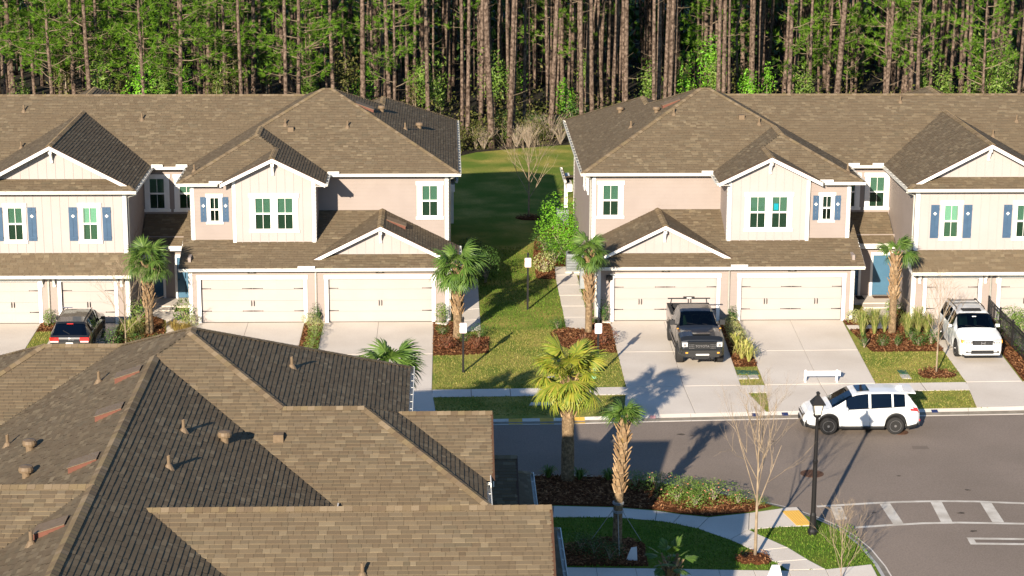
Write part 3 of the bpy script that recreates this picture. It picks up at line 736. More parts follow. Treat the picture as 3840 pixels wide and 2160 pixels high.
root = thing('townhouse_row', 'left townhouse row facing the road, with house numbers 62 and 58 over its garage doors', 'townhouse', (.22,96.45,0), 0, 'townhouse rows')
V = townhouse(lambda s,d,z: (.22-s, 96.45+d, z), True, root, rs=1)
for s,d,f in ((21.39,9.58,zFL),(15.37,8.91,zFL),(21.05,6.78,zFL),(12.07,2.47,zLEFT),(8.05,7.10,zFM),(4.97,6.92,zFM),(2.14,8.32,zEND)): V['pipe'](s,d,f)
V['box'](7.76,6.71,zFM); V['slant'](4.18,9.02,zEND); V['round'](3.36,10.23,zEND); V['round'](1.45,10.55,zEND); V['slant'](2.50,2.32,zGRR)
root = thing('townhouse_row', 'right townhouse row with house numbers 52 and 48 over its garage doors', 'townhouse', (7.25,96.45,0), 0, 'townhouse rows')
V = townhouse(lambda s,d,z: (7.25+s, 96.45+d, z), False, root, rs=2)
for s,d,f in ((4.32,7.88,zFM),(2.23,8.52,zEND),(8.52,7.12,zFM),(16.25,10.22,zFL),(21.92,8.69,zFL),(20.45,7.55,zFL),(12.14,2.38,zLEFT)): V['pipe'](s,d,f)
V['round'](2.09,13.52,zEND); V['round'](3.57,9.17,zEND); V['slant'](4.35,9.67,zEND); V['box'](7.69,7.59,zFM)
root = thing('townhouse_row', 'nearest townhouse row, only its big shingled roof with dark vents shows from above', 'townhouse', (2.45,66.4,0), 0, 'townhouse rows')
V = townhouse(lambda s,d,z: (2.45-d, 66.4-s, z), True, root, near=True, rs=3)
for s in (8.16,11.7,15.9,20.5): V['slant'](s,11.5,zBACK,big=.8)
for s,d,f in ((7.17,12.52,zBACK),(9.71,14.72,zBACK),(21.01,11.87,zBACK),(12.21,9.46,zFL),(15.21,9.48,zFL),(5.28,7.04,zFM),(20.3,4.38,zBL)): V['pipe'](s,d,f)
for s,d,f in ((11.58,13.72,zBACK),(14.4,13.27,zBACK),(11.6,8.43,zFL)): V['round'](s,d,f)
V['box'](10.4,7.07,zLEFT)
# ------------------------------------------------------------------ ground, road, kerbs, paving
def lawn_material():
    """warm-season turf: straw at the sunny kerb side, greener towards the wood; noise breaks it up"""
    m = M['lawn']; nt = m.node_tree; b = nt.nodes['Principled BSDF']
    geo = nt.nodes.new('ShaderNodeNewGeometry'); sp = nt.nodes.new('ShaderNodeSeparateXYZ'); nt.links.new(geo.outputs['Position'], sp.inputs[0])
    my = nt.nodes.new('ShaderNodeMapRange'); my.inputs[1].default_value = 86; my.inputs[2].default_value = 104; my.inputs[3].default_value = 0; my.inputs[4].default_value = .3
    nt.links.new(sp.outputs[1], my.inputs[0])
    old = b.inputs['Base Color'].links[0].from_socket
    n = nt.nodes.new('ShaderNodeTexNoise'); n.inputs['Scale'].default_value = .33; n.inputs['Detail'].default_value = 6; nt.links.new(geo.outputs['Position'], n.inputs['Vector'])
    mr = nt.nodes.new('ShaderNodeMapRange'); mr.inputs[1].default_value = .4; mr.inputs[2].default_value = .6; mr.inputs[3].default_value = -.3; mr.inputs[4].default_value = .45; nt.links.new(n.outputs['Fac'], mr.inputs[0])
    ad = nt.nodes.new('ShaderNodeMath'); ad.use_clamp = True; nt.links.new(my.outputs[0], ad.inputs[0]); nt.links.new(mr.outputs[0], ad.inputs[1])
    mx = nt.nodes.new('ShaderNodeMix'); mx.data_type = 'RGBA'; mx.inputs[7].default_value = (*lin('55702a'), 1)
    nt.links.new(ad.outputs[0], mx.inputs[0]); nt.links.new(old, mx.inputs[6]); nt.links.new(mx.outputs[2], b.inputs['Base Color'])
lawn_material()
RZ = -.10
def rd(p): return (p[0]*1.003817, p[1]*1.003817)
b = MB(); b.box(-900,900,-200,1800,-1.2,-.22); struct('ground', b, 'forest_floor')
b = MB(); b.poly([(-70,20,RZ),(70,20,RZ),(70,84,RZ),(-70,84,RZ)]); struct('road', b, 'asphalt')
KB = [(-70,79.4),(-20,80.55),(1.96,81.4),(4.71,81.5),(7.81,81.81),(14.56,82.22),(19.28,82.4),(24,82.62),(32,83.2),(70,86)]      # back of the far kerb
KF = [(-70,79.0),(-20,80.15),(1.96,80.98),(4.71,81.0),(7.78,81.2),(14.5,81.55),(19.2,81.78),(23.8,81.95),(32,82.6),(70,85.4)]      # its road edge
edge = [(-75,139),(-40,137.5),(-25,139.5),(-14,138),(-5,139.2),(.9,138.6),(2.2,140.2),(4.5,141.3),(7,142.4),(9.5,143.2),(14,142.4),(22,143.6),(32,142),(45,143.5),(75,142)]
b = MB(); b.prism(KB+list(reversed(edge)), -.2, 0.0); lawn_o = struct('lawn', b, 'lawn')
b = MB(); b.prism(edge+[(120,330),(-120,330)], -.2, .02); struct('forest_ground', b, 'forest_floor')
ISL = [(-45,74.9),(3.66,74.9),(4.79,74.85),(6.27,74.65),(7.72,74.15),(9.12,73.42),(10.46,72.55),(11.44,71.9),(12.22,71.3),(12.82,70.7),(13.35,70.05),(13.85,69.25),(14.25,68.25),(14.55,67.05),(14.72,65.45),(14.75,64),(14.65,60),(14.55,50),(14.5,20)]
def offset(line, w):
    out = []
    for i, p in enumerate(line):
        a, c = line[max(i-1,0)], line[min(i+1,len(line)-1)]; dx, dy = c[0]-a[0], c[1]-a[1]; L = math.hypot(dx,dy)
        out.append((p[0]+dy/L*-w*-1*-1, p[1]-dx/L*-w*-1*-1) if False else (p[0]-dy/L*w*-1*-1, p[1]+dx/L*w*-1*-1))
    return out
ISI = offset(ISL, -.42)
b = MB(); b.prism(ISI+[(-45,20)], -.2, 0.0); struct('lawn', b, 'lawn_green')
def kerb(front, back, name, paint=None):
    """mountable kerb cut in stones, each sloping from the gutter up to the lawn"""
    root_b = MB(); k = len(front)
    for i in range(k-1):
        root_b.hexa([(*front[i],-.2),(*front[i+1],-.2),(*back[i+1],-.2),(*back[i],-.2),(*front[i],-.099),(*front[i+1],-.099),(*back[i+1],-.02),(*back[i],-.02)])
    ks = struct(name, root_b, 'joint')
    for i in range(k-1):
        L = math.hypot(front[i+1][0]-front[i][0], front[i+1][1]-front[i][1]); n = max(1, round(L/2.4)) if L < 60 else 1
        for j in range(n):
            t0, t1 = j/n+(.006/L if L > 1.2 else 0), (j+1)/n-(.006/L if L > 1.2 else 0)
            lp = lambda A, B_, t: (A[0]+(B_[0]-A[0])*t, A[1]+(B_[1]-A[1])*t)
            f0, f1, b0, b1 = lp(front[i],front[i+1],t0), lp(front[i],front[i+1],t1), lp(back[i],back[i+1],t0), lp(back[i],back[i+1],t1)
            m0, m1 = lp(f0,b0,.45), lp(f1,b1,.45)
            q = MB(); q.add([(*f0,-.093),(*f1,-.093),(*m1,-.078),(*m0,-.078),(*b1,.016),(*b0,.016),(*f0,-.2),(*f1,-.2)], [(0,1,2,3),(3,2,4,5),(6,7,1,0)])
            q.build('kerb_stone', 'concrete_light', ks)
    return ks
kerb(KF, KB, 'kerb'); kerb(ISL, ISI, 'kerb')
def on_kerb(x, t):
    for i in range(len(KF)-1):
        if KF[i][0] <= x <= KF[i+1][0]:
            u = (x-KF[i][0])/(KF[i+1][0]-KF[i][0]); fy = KF[i][1]+u*(KF[i+1][1]-KF[i][1])
            v = (x-KB[i][0])/(KB[i+1][0]-KB[i][0]); by = KB[i][1]+v*(KB[i+1][1]-KB[i][1])
            y = fy+(by-fy)*t; z = -.093+(.015*t/.45 if t <= .45 else .015+(.094)*(t-.45)/.55)
            return (x, y, z+.005)
def kerb_patch(x0, x1, mat, name, t0=.02, t1=.98):
    q = MB(); q.add([on_kerb(x0,t0),on_kerb(x1,t0),on_kerb(x1,.45),on_kerb(x0,.45),on_kerb(x1,t1),on_kerb(x0,t1)], [(0,1,2,3),(3,2,4,5)]); return struct(name, q, mat)
for k in range(9): kerb_patch(5.13-1.27*k, 5.69-1.27*k, 'yellow_paint', 'kerb_paint')
kerb_patch(7.68,7.86,'pink_paint','kerb_paint',.5,.9); kerb_patch(8.36,8.6,'pink_paint','kerb_paint',.5,.9)
HARD = []                                            # paved and planted outlines: no turf blades there
def inside(p, poly):
    r = False; n = len(poly)
    for i in range(n):
        a, c = poly[i], poly[(i+1)%n]
        if (a[1] > p[1]) != (c[1] > p[1]) and p[0] < (c[0]-a[0])*(p[1]-a[1])/(c[1]-a[1])+a[0]: r = not r
    return r
def shrink(poly, g):
    cx = sum(p[0] for p in poly)/len(poly); cy = sum(p[1] for p in poly)/len(poly); out = []
    for p in poly:
        dx, dy = cx-p[0], cy-p[1]; L = math.hypot(dx,dy); k = min(g*1.4/L, .3); out.append((p[0]+dx*k, p[1]+dy*k))
    return out
def paving(name, polys, mat, top=.02, gap=.012):
    """slabs of cast concrete with open joints between them"""
    base = MB()
    for p in polys: base.prism(shrink(p,-.004), -.15, top-.016)
    st = struct(name, base, 'joint')
    for p in polys:
        q = MB(); sp = shrink(p, gap); t = top+rnd.uniform(-.002,.002)
        n = len(sp); ins = shrink(sp, .02)
        q.add([(*c,top-.03) for c in sp]+[(*c,t-.006) for c in sp]+[(*c,t) for c in ins],
              [(i,(i+1)%n,n+(i+1)%n,n+i) for i in range(n)]+[(n+i,n+(i+1)%n,2*n+(i+1)%n,2*n+i) for i in range(n)]+[tuple(range(2*n,3*n))])
        q.build('slab', mat, st); HARD.append(p)
    return st
def grid(tl, tr, br, bl, nx, ny):
    lp = lambda A, B_, t: (A[0]+(B_[0]-A[0])*t, A[1]+(B_[1]-A[1])*t); out = []
    for i in range(nx):
        for j in range(ny):
            g = lambda u, v: lp(lp(tl,tr,u), lp(bl,br,u), v)
            out.append([g(i/nx,(j+1)/ny),g((i+1)/nx,(j+1)/ny),g((i+1)/nx,j/ny),g(i/nx,j/ny)])
    return out
sb = lambda x: 85.52+.03*x; sf = lambda x: 84.45+.026*x; kbk = lambda x: on_kerb(x,1)[1]
def drive(x0t, x1t, x0m, x1m, x0b, x1b, ny=2, nx=2, mat='concrete'):
    p = grid((x0t,96.5),(x1t,96.5),(x1m,sb(x1m)),(x0m,sb(x0m)),nx,ny)+grid((x0m,sb(x0m)),(x1m,sb(x1m)),(x1b,kbk(x1b)),(x0b,kbk(x0b)),nx,1)
    paving('driveway', p, mat)
drive(7.86,13.05,7.74,12.66,7.3,13.22); drive(14.0,18.98,13.70,18.5,13.33,18.95)
drive(22.75,25.35,22.44,24.9,22.0,25.4,nx=1); drive(26.2,29.2,26.1,29.0,26.0,29.3,nx=1)
drive(-5.7,-.5,-5.7,-.53,-6.0,-.3); drive(-11.9,-6.6,-11.9,-6.6,-12.2,-6.4)
drive(-18.15,-15.3,-17.9,-15.1,-18.2,-14.8,nx=1); drive(-22.0,-19.0,-21.8,-18.75,-22.1,-18.5,nx=1)
def walk(x0, x1, n=None):
    n = n or max(1, round((x1-x0)/1.6)); xs = [x0+(x1-x0)*i/n for i in range(n+1)]
    paving('sidewalk', [[(xs[i],sf(xs[i])),(xs[i+1],sf(xs[i+1])),(xs[i+1],sb(xs[i+1])),(xs[i],sb(xs[i]))] for i in range(n)], 'concrete_light')
walk(-.52,7.73); walk(12.66,13.69,1); walk(18.5,22.43); walk(24.92,26.05,1); walk(-6.58,-5.72,1); walk(-14.9,-11.95); walk(-18.7,-17.95,1)
paving('footpath', [[(5.72,95.3),(6.92,95.0),(6.9,97.2),(5.73,97.2)]]+[[(5.73,97.2+2.1*i),(6.9,97.2+2.1*i),(6.88,99.3+2.1*i),(5.75,99.3+2.1*i)] for i in range(4)]+[[(5.77,105.6),(7.2,105.6),(7.2,107.5),(5.8,107.4)]], 'concrete_light')
paving('footpath', [[(.62,94.6+2.0*i),(1.72,94.9+2.0*i),(1.72,96.9+2.0*i),(.62,96.6+2.0*i)] for i in range(5)], 'concrete_light')
paving('footpath', [[(20.35,98.6),(22.1,98.6),(21.35,96.9),(20.45,96.9)],[(20.45,96.9),(21.35,96.9),(20.95,94.75),(19.95,94.75),(19.95,95.5)],[(19.0,94.7),(19.93,94.7),(19.93,95.55),(19.0,95.55)]], 'concrete_light')
paving('footpath', [[(-14.6,98.6),(-12.2,98.6),(-12.2,97.0),(-13.2,97.0)],[(-13.2,97.0),(-12.15,97.0),(-12.0,95.4),(-12.95,95.2)],[(-12.95,95.2),(-12.0,95.4),(-11.95,94.4),(-12.9,94.3)]], 'concrete_light')
# island walks and kerb ramp
T1 = [(-6,71.45),(-4,71.4),(-2,71.36),(0,71.32),(1.9,71.27),(3.9,71.21),(6.04,71.02),(7.56,70.63),(8.37,70.25),(9.33,69.95)]
B1 = [(-6,70.25),(-4,70.2),(-2,70.16),(0,70.12),(1.9,70.1),(3.8,70.07),(5.96,70.02),(7.4,69.66),(8.0,69.4),(8.8,68.85)]
T2 = [(10.57,68.69),(10.92,68.11),(11.67,66.96),(12.15,65.86),(12.6,64.99)]
B2 = [(9.78,67.75),(10.1,67.3),(10.45,66.69),(11.0,65.66),(11.35,64.91)]
pol = [[B1[i],B1[i+1],T1[i+1],T1[i]] for i in range(len(T1)-1)]+[[(8.8,68.85),(9.78,67.75),(10.57,68.69),(10.82,70.34),(9.33,69.95)]]
pol += [[B2[i+1],T2[i+1],T2[i],B2[i]] for i in range(len(T2)-1)]
paving('sidewalk', pol, 'concrete_light')
bt = [(3.6,65.35),(5.0,65.28),(6.3,65.21),(7.7,65.12),(9.04,65.02),(10.2,64.95),(11.35,64.88),(12.6,64.97),(14.2,65.38)]
paving('sidewalk', [[(bt[i][0],62),(bt[i+1][0],62),bt[i+1],bt[i]] for i in range(len(bt)-1)], 'concrete_light')
rp = paving('kerb_ramp', [[(10.82,70.36),(10.57,68.69),(11.73,68.94),(12.9,69.02),(12.62,70.93),(12.31,70.9)]], 'concrete', top=.016)
q = MB(); q.prism([(12.0,70.5),(12.63,70.55),(12.84,69.1),(12.3,69.04)], .01, .026)
for i in range(6):
    for j in range(12):
        u, v = (i+.5)/6, (j+.5)/12
        x = (12.0+(12.63-12.0)*u)*(1-v)+(12.3+(12.84-12.3)*u)*v; y = 70.52*(1-v)+69.07*v; q.box(x-.02,x+.02,y-.02,y+.02,.026,.032)
struct('tactile_paving', q, 'tactile')
# mulch beds
MULCH = []
def bed(poly, name='mulch_bed'):
    q = MB(); n = len(poly); sp = shrink(poly,.12)
    q.add([(*p,-.05) for p in poly]+[(*p,.012) for p in poly]+[(*p,.05) for p in sp], [(i,(i+1)%n,n+(i+1)%n,n+i) for i in range(n)]+[(n+i,n+(i+1)%n,2*n+(i+1)%n,2*n+i) for i in range(n)]+[tuple(range(2*n,3*n))])
    HARD.append(poly); MULCH.append(poly); return struct(name, q, 'mulch')
bed([(-.5,96.4),(.58,96.4),(.58,94.5),(2.06,93.65),(2.0,91.1),(1.2,90.85),(-.5,90.75)])
bed([(4.95,94.6),(5.7,95.2),(6.95,94.9),(7.2,96.4),(7.84,96.4),(7.78,91.05),(6.2,91.0),(5.0,92.6)])
bed([(6.95,95.0),(7.24,95.0),(7.24,105.5),(6.93,105.5)])
bed([(4.75,104.9),(5.7,104.7),(5.78,107.5),(7.2,107.6),(7.2,116.5),(5.9,116.5),(5.0,113.5),(4.75,109)])
bed([(13.08,96.4),(13.98,96.4),(13.8,88.75),(12.76,88.7)])
bed([(-6.58,96.4),(-5.72,96.4),(-5.72,88.6),(-6.58,88.6)])
bed([(19.0,96.4),(19.95,96.4),(20.4,95.55),(19.0,95.56)])
bed([(19.02,94.68),(20.98,94.72),(21.38,96.4),(21.9,98.3),(22.2,98.3),(22.7,96.4),(22.6,91.05),(19.32,91.0)])
bed([(25.4,96.4),(25.8,96.4),(25.75,86.4),(24.97,86.4)])
bed([(25.85,96.4),(26.2,96.4),(26.15,86.5),(25.8,86.5)])
bed([(-15.2,96.4),(-14.6,98.4),(-13.3,97.0),(-13.0,95.1),(-12.95,94.2),(-11.93,94.3),(-11.92,91.2),(-15.15,91.2)])
bed([(-12.0,96.4),(-11.92,96.4),(-11.92,95.3),(-12.1,95.3)])
bed([(-18.97,96.4),(-18.18,96.4),(-18.15,95.1),(-18.95,95.05)])
bed([(-3,74.45),(3.7,74.46),(4.8,74.42),(6.15,74.22),(7.5,73.72),(8.85,73.0),(10.1,72.2),(11.1,71.55),(11.75,71.05),(10.82,70.46),(9.33,70.07),(8.37,70.37),(7.56,70.75),(6.04,71.13),(3.87,71.33),(-3,71.5)])
bed([(3.8,67.2),(4.6,67.7),(5.5,67.98),(6.33,67.96),(6.8,67.3),(6.75,65.4),(3.8,65.5)])
def mound(cx, cy, rx, ry, h=.14):
    q = MB(); n = 18; rings = [(1,.0),(.8,.5*h),(.45,.9*h),(.12,h)]; vs = []
    for r_, z in rings:
        for k in range(n):
            a = 2*math.pi*k/n; j = 1+.08*math.sin(3*a+cx)+.05*math.sin(5*a); vs.append((cx+rx*r_*j*math.cos(a), cy+ry*r_*j*math.sin(a), z))
    fs = [(i*n+k,i*n+(k+1)%n,(i+1)*n+(k+1)%n,(i+1)*n+k) for i in range(3) for k in range(n)]+[tuple(range(3*n,4*n))]
    q.add(vs, fs); poly = [(v[0],v[1]) for v in vs[:n]]; HARD.append(poly); MULCH.append(poly); return struct('mulch_ring', q, 'mulch')
mound(10.35,65.95,.62,.55); mound(21.44,87.45,.85,.7,.1); mound(4.95,119.4,.75,.65,.1)
# bark chips and turf blades: real pieces, past counting
def in_box(poly): xs = [p[0] for p in poly]; ys = [p[1] for p in poly]; return min(xs), max(xs), min(ys), max(ys)
q = MB(); rr = random.Random(5)
for poly in MULCH:
    x0,x1,y0,y1 = in_box(poly); n = int((x1-x0)*(y1-y0)*190)
    for _ in range(n):
        x, y = rr.uniform(x0,x1), rr.uniform(y0,y1)
        if not inside((x,y), poly): continue
        a = rr.random()*6.28; l, w = rr.uniform(.03,.08), rr.uniform(.012,.028); c, s_ = math.cos(a), math.sin(a); z = rr.uniform(.05,.085) if len(poly) < 17 or len(poly) > 18 else rr.uniform(.06,.15); t = rr.uniform(-.02,.03)
        q.add([(x-c*l-s_*w,y-s_*l+c*w,z-t),(x+c*l-s_*w,y+s_*l+c*w,z+t),(x+c*l+s_*w,y+s_*l-c*w,z+t+.01),(x-c*l+s_*w,y-s_*l-c*w,z-t+.01)], [(0,1,2,3)])
stuff(tag(q.build('bark_chips', 'chips'), 'brown bark chips strewn over the planting beds', None))
def turf(name, mat, regions, dens, hgt, label, seed):
    q = MB(); rr = random.Random(seed)
    for x0,x1,y0,y1 in regions:
        near_h = [p for p in HARD if not (in_box(p)[0] > x1 or in_box(p)[1] < x0 or in_box(p)[2] > y1 or in_box(p)[3] < y0)]
        for _ in range(int((x1-x0)*(y1-y0)*dens)):
            x, y = rr.uniform(x0,x1), rr.uniform(y0,y1)
            if any(inside((x,y),p) for p in near_h): continue
            a = rr.random()*6.28; w = rr.uniform(.012,.03); h = hgt*rr.uniform(.5,1.3); lx, ly = rr.uniform(-.05,.05), rr.uniform(-.05,.05)
            q.add([(x-math.cos(a)*w,y-math.sin(a)*w,0),(x+math.cos(a)*w,y+math.sin(a)*w,0),(x+lx,y+ly,h)], [(0,1,2)])
    return stuff(tag(q.build(name, mat), label, None))
turf('grass', 'blades', [(-.45,7.8,81.9,95),(18.5,22.6,82.5,91.1),(12.7,13.8,82.2,88.7),(-18.9,-18.1,86,95.1)], 190, .06, 'short straw coloured lawn grass by the driveways', 1)
turf('grass', 'blades_green', [(.0,7.2,95,112)], 110, .07, 'green lawn grass between the two townhouse rows', 2)
turf('grass', 'blades_green', [(10.5,14.3,64.9,69.1),(3.6,11.4,65,70.1)], 190, .07, 'green grass on the corner island by the lamp post', 3)
# road markings and ironwork
def strip(pts, w, name, mat, z=RZ+.004, **k):
    L = [rd(p) for p in pts]; a, c = offset(L, w/2), offset(L, -w/2); q = MB()
    for i in range(len(L)-1): q.add([(*a[i],z),(*a[i+1],z),(*c[i+1],z),(*c[i],z)], [(3,2,1,0)])
    return struct(name, q, mat)
def sheet(pts, name, mat, z=RZ+.004):
    q = MB(); q.poly([(*rd(p),z) for p in pts]); return struct(name, q, mat)
strip([(13.35,70.97),(14.22,71.1),(15.33,71.27),(16.44,71.39),(17.8,71.44),(19.15,71.38),(20.89,71.14),(24,70.5)], .17, 'crosswalk_line', 'road_paint')
strip([(14.27,68.83),(15.41,69.02),(16.77,69.2),(18.1,69.24),(20.34,69.08),(24,68.55)], .17, 'crosswalk_line', 'road_paint')
for p in ([(13.83,70.92),(14.24,70.94),(14.2,69.66),(13.78,69.58)],[(15.66,71.18),(16.05,71.24),(16.1,69.19),(15.72,69.14)],[(17.54,71.34),(17.95,71.34),(17.86,69.33),(17.45,69.32)],[(19.33,71.28),(19.73,71.24),(19.68,69.24),(19.26,69.26)],[(21.2,70.98),(21.6,70.9),(21.5,68.98),(21.1,69.04)]): sheet(p, 'crosswalk_bar', 'road_paint')
for p in ([(17.98,67.78),(24,67.45),(24,67.27),(18.0,67.6)],[(17.97,67.3),(24,66.98),(24,66.8),(17.97,67.12)],[(17.98,67.6),(18.2,67.59),(18.2,67.29),(17.97,67.3)]): sheet(p, 'stop_bar', 'road_paint', RZ+.008)
sheet([(18.2,67.59),(24,67.27),(24,66.98),(18.2,67.29)], 'stop_bar_wear', 'asphalt_patch', RZ+.004)
sheet([(18.24,77.69),(18.83,77.68),(18.85,77.3),(18.19,77.31)], 'road_patch', 'asphalt_patch')
for cx, cy, r_ in ((9.4,79.3,.2),(9.8,79.15,.1),(12.9,78.4,.12),(17.0,74.2,.1),(18.4,68.4,.17),(18.35,70.2,.16),(19.2,72.6,.15),(15.3,70.3,.1),(14.1,70.7,.08),(6.6,78.8,.1)):
    rr_ = random.Random(int(cx*100)); sheet([(cx+r_*rr_.uniform(.5,1.2)*math.cos(k*.7), cy+.6*r_*rr_.uniform(.5,1.2)*math.sin(k*.7)) for k in range(9)], 'oil_stain', 'oil')
def manhole(x, y, r_, label):
    t = thing('manhole_cover', label, 'manhole cover', (x,y,RZ))
    q = MB(); q.lathe([(r_,0),(r_,.012),(r_-.05,.014),(r_-.06,.008)], (x,y,RZ), 24); q.build('frame', 'rust', t)
    q = MB(); q.lathe([(r_-.065,.002),(r_-.065,.013)], (x,y,RZ), 24)
    for i in range(-4,5):
        for j in range(-4,5):
            if math.hypot(i,j) < 4.2: q.box(x+i*r_*.19-.02,x+i*r_*.19+.02,y+j*r_*.19-.02,y+j*r_*.19+.02,RZ+.013,RZ+.018)
    q.build('lid', 'rust', t)
manhole(13.83,74.8,.44,'rusty round manhole cover in the open road behind the lamp post'); manhole(18.2,79.72,.34,'brown manhole cover half hidden by the rear wheel of the white crossover')
for x, lab in ((12.70,'blue kerb marker nearest the small triangle of grass'),(13.94,'blue kerb marker in front of the driveway of number 48'),(20.18,'blue kerb marker behind the white crossover, below the grass strip')):
    q = MB(); a = [on_kerb(x-.13,.5),on_kerb(x+.13,.5),on_kerb(x+.13,.85),on_kerb(x-.13,.85)]; q.add([(p[0],p[1],p[2]-.01) for p in a]+[(p[0],p[1],p[2]+.012) for p in a], [(4,5,6,7),(0,1,5,4),(1,2,6,5),(2,3,7,6),(3,0,4,7)])
    tag(q.build('kerb_marker','marker_blue'), lab, 'kerb marker', 'blue markers on the kerb')
# ------------------------------------------------------------------ vehicles (x forward from the tail, y to the left, z up)
def ip(tab, x):
    if x <= tab[0][0]: return tab[0][1]
    for (a, va), (b, vb) in zip(tab, tab[1:]):
        if x <= b: return va+(vb-va)*(x-a)/(b-a)
    return tab[-1][1]
class Car:
    def __init__(c, name, label, cat, loc, rz, prm, paint, group):
        c.p = prm; c.t = thing(name, label, cat, loc, rz, group); c.paint = paint
        c.L = prm['L']; c.half = [c.section(x) for x in (0,)]; c.shell()
    def sec(c, x):
        p = c.p; hw, zb, zt, hr = ip(p['hw'],x), ip(p['zb'],x), ip(p['zt'],x), ip(p['hr'],x)
        zl = ip(p['zl'],x)
        for ax in p['axles']:
            ra = p['r']+p.get('arch',.07)
            if abs(x-ax) < ra: zl = max(zl, p['r']+math.sqrt(ra*ra-(x-ax)**2))
        gh = max(0.0, zt-zb); r = min(1.0, gh/.5); zl = min(zl, zb-.05)
        l = lambda a, b: a+(b-a)*r
        return [(hw*p.get('tuck',.95),zl),(hw,zl+.4*(zb-zl)),(hw*.992,zb-.16*(zb-zl)),(hw*.955,zb),(l(hw*.87,hr),zb+gh*l(.55,.90)),(l(hw*.6,hr-.11),zb+gh*l(.9,.975)),(0,zt)]
    def section(c, x): return c.sec(x)
    def side(c, x, f, off=0.0, s=1):
        q = c.sec(x)[:4]; k = f*3; i = min(int(k),2); u = k-i
        return (x, s*(q[i][0]+(q[i+1][0]-q[i][0])*u+off), q[i][1]+(q[i+1][1]-q[i][1])*u)
    def ring(c, x):
        q = c.sec(x); return [(x,y,z) for y,z in q]+[(x,-y,z) for y,z in reversed(q[:-1])]
    def shell(c):
        p = c.p; L = c.L; keys = {0.0, L}
        for k in ('ws','rw'): keys |= set(p[k])
        for a, b_ in p['sw']: keys |= {a, b_}
        for ax in p['axles']:
            ra = p['r']+p.get('arch',.07)
            for i in range(-6,7): keys.add(ax+ra*math.sin(i/6*math.pi/2)*.999)
        for tb in ('zt','zb','hw'): keys |= {x for x,_ in p[tb]}
        keys |= {i*L/40 for i in range(41)}; xs = []
        for x in sorted(keys):
            if 0 <= x <= L and (not xs or x-xs[-1] > .012): xs.append(x)
        if xs[-1] < L: xs[-1] = L
        rings = [c.ring(x) for x in xs]; out = {k: MB() for k in ('body','windscreen','rear_window','side_window')}
        for i in range(len(xs)-1):
            xm = (xs[i]+xs[i+1])/2
            for k in range(12):
                seg = k if k < 6 else 11-k; w = 'body'
                if seg >= 4 and p['ws'][0] <= xm <= p['ws'][1]: w = 'windscreen'
                elif seg >= 4 and p['rw'][0] <= xm <= p['rw'][1]: w = 'rear_window'
                elif seg == 3 and any(a <= xm <= b_ for a,b_ in p['sw']): w = 'side_window'
                if seg >= 4 and 'bed' in p and p['bed'][0] <= xm <= p['bed'][1]: continue
                out[w].add([rings[i][k],rings[i+1][k],rings[i+1][k+1],rings[i][k+1]], [(3,2,1,0)])
        out['body'].add(rings[0], [range(13)]); out['body'].add(rings[-1], [tuple(reversed(range(13)))])
        c.body = out['body'].build('body', c.paint, c.t, smooth=False, local=True)
        c.body.data.polygons.foreach_set('use_smooth', [abs(f.normal.x) < .97 for f in c.body.data.polygons])
        for k in ('windscreen','rear_window','side_window'):
            if out[k].f: out[k].build(k, p.get('glass','car_glass') if k == 'windscreen' else p.get('glass2','car_glass_dark'), c.t, smooth=True, local=True)
        b = MB(); b.box(.25,L-.25,-.72*ip(p['hw'],L/2),.72*ip(p['hw'],L/2),p['zl'][2][1]-.03,p['r']*2+.02); c.add(b,'underbody','plastic_black')
        b = MB(); y = ip(p['hr'],2.5)+.06; b.box(p['cab'][0],p['cab'][1],-y,y,p['r']*2,p['cab'][2]); b.box(p['ws'][0]+.25,p['ws'][1]-.05,-y,y,p['cab'][2],p['cab'][2]+.09); c.add(b,'cabin','plastic_black')
        for sy in (-.37,.37):
            b = MB(); x0 = p['seat']; z0 = p['cab'][2]
            b.hexa([(x0,sy-.22,z0-.05),(x0+.16,sy-.22,z0-.05),(x0+.16,sy+.22,z0-.05),(x0,sy+.22,z0-.05),(x0-.13,sy-.2,z0+.42),(x0-.02,sy-.2,z0+.42),(x0-.02,sy+.2,z0+.42),(x0-.13,sy+.2,z0+.42)])
            b.box(x0-.16,x0-.06,sy-.11,sy+.11,z0+.45,z0+.62); c.add(b,'seat',p.get('seatmat','seat_tan'))
        b = MB(); b.lathe([(.17,0),(.19,.015),(.19,-.015),(.17,0)],(p['ws'][0]+.05,.37,p['cab'][2]+.16),14,'x'); c.add(b,'steering_wheel','plastic_black')
        for ax in p['axles']:
            for s in (1,-1): c.wheel(ax, s)
    def add(c, b, name, mat, par=None, smooth=False): return b.build(name, mat, par or c.t, smooth=smooth, local=True)
    def wheel(c, ax, s):
        p = c.p; r = p['r']; w = p.get('tw',.23); y0 = s*(ip(p['hw'],ax)-w-.01+p.get('poke',0)); y1 = y0+s*w; m = MB()
        prof = [(r*.64,0),(r*.9,0),(r*.99,.03*s),(r,.06*s),(r,(w-.06)*s),(r*.985,(w-.02)*s),(r*.9,w*s),(r*.66,(w-.01)*s)]
        m.lathe(prof,(ax,y0,r),28,'y'); wh = c.add(m,'wheel','tyre',smooth=True)
        m = MB(); m.lathe([(r*.655,.02*s),(r*.655,(w-.005)*s),(r*.60,(w-.012)*s),(r*.58,(w-.07)*s),(0,(w-.09)*s)],(ax,y0,r),28,'y'); c.add(m,'rim',p.get('rimdark','plastic_black'),wh)
        m = MB(); n = p.get('spokes',5); yy = y0+s*(w-.012)
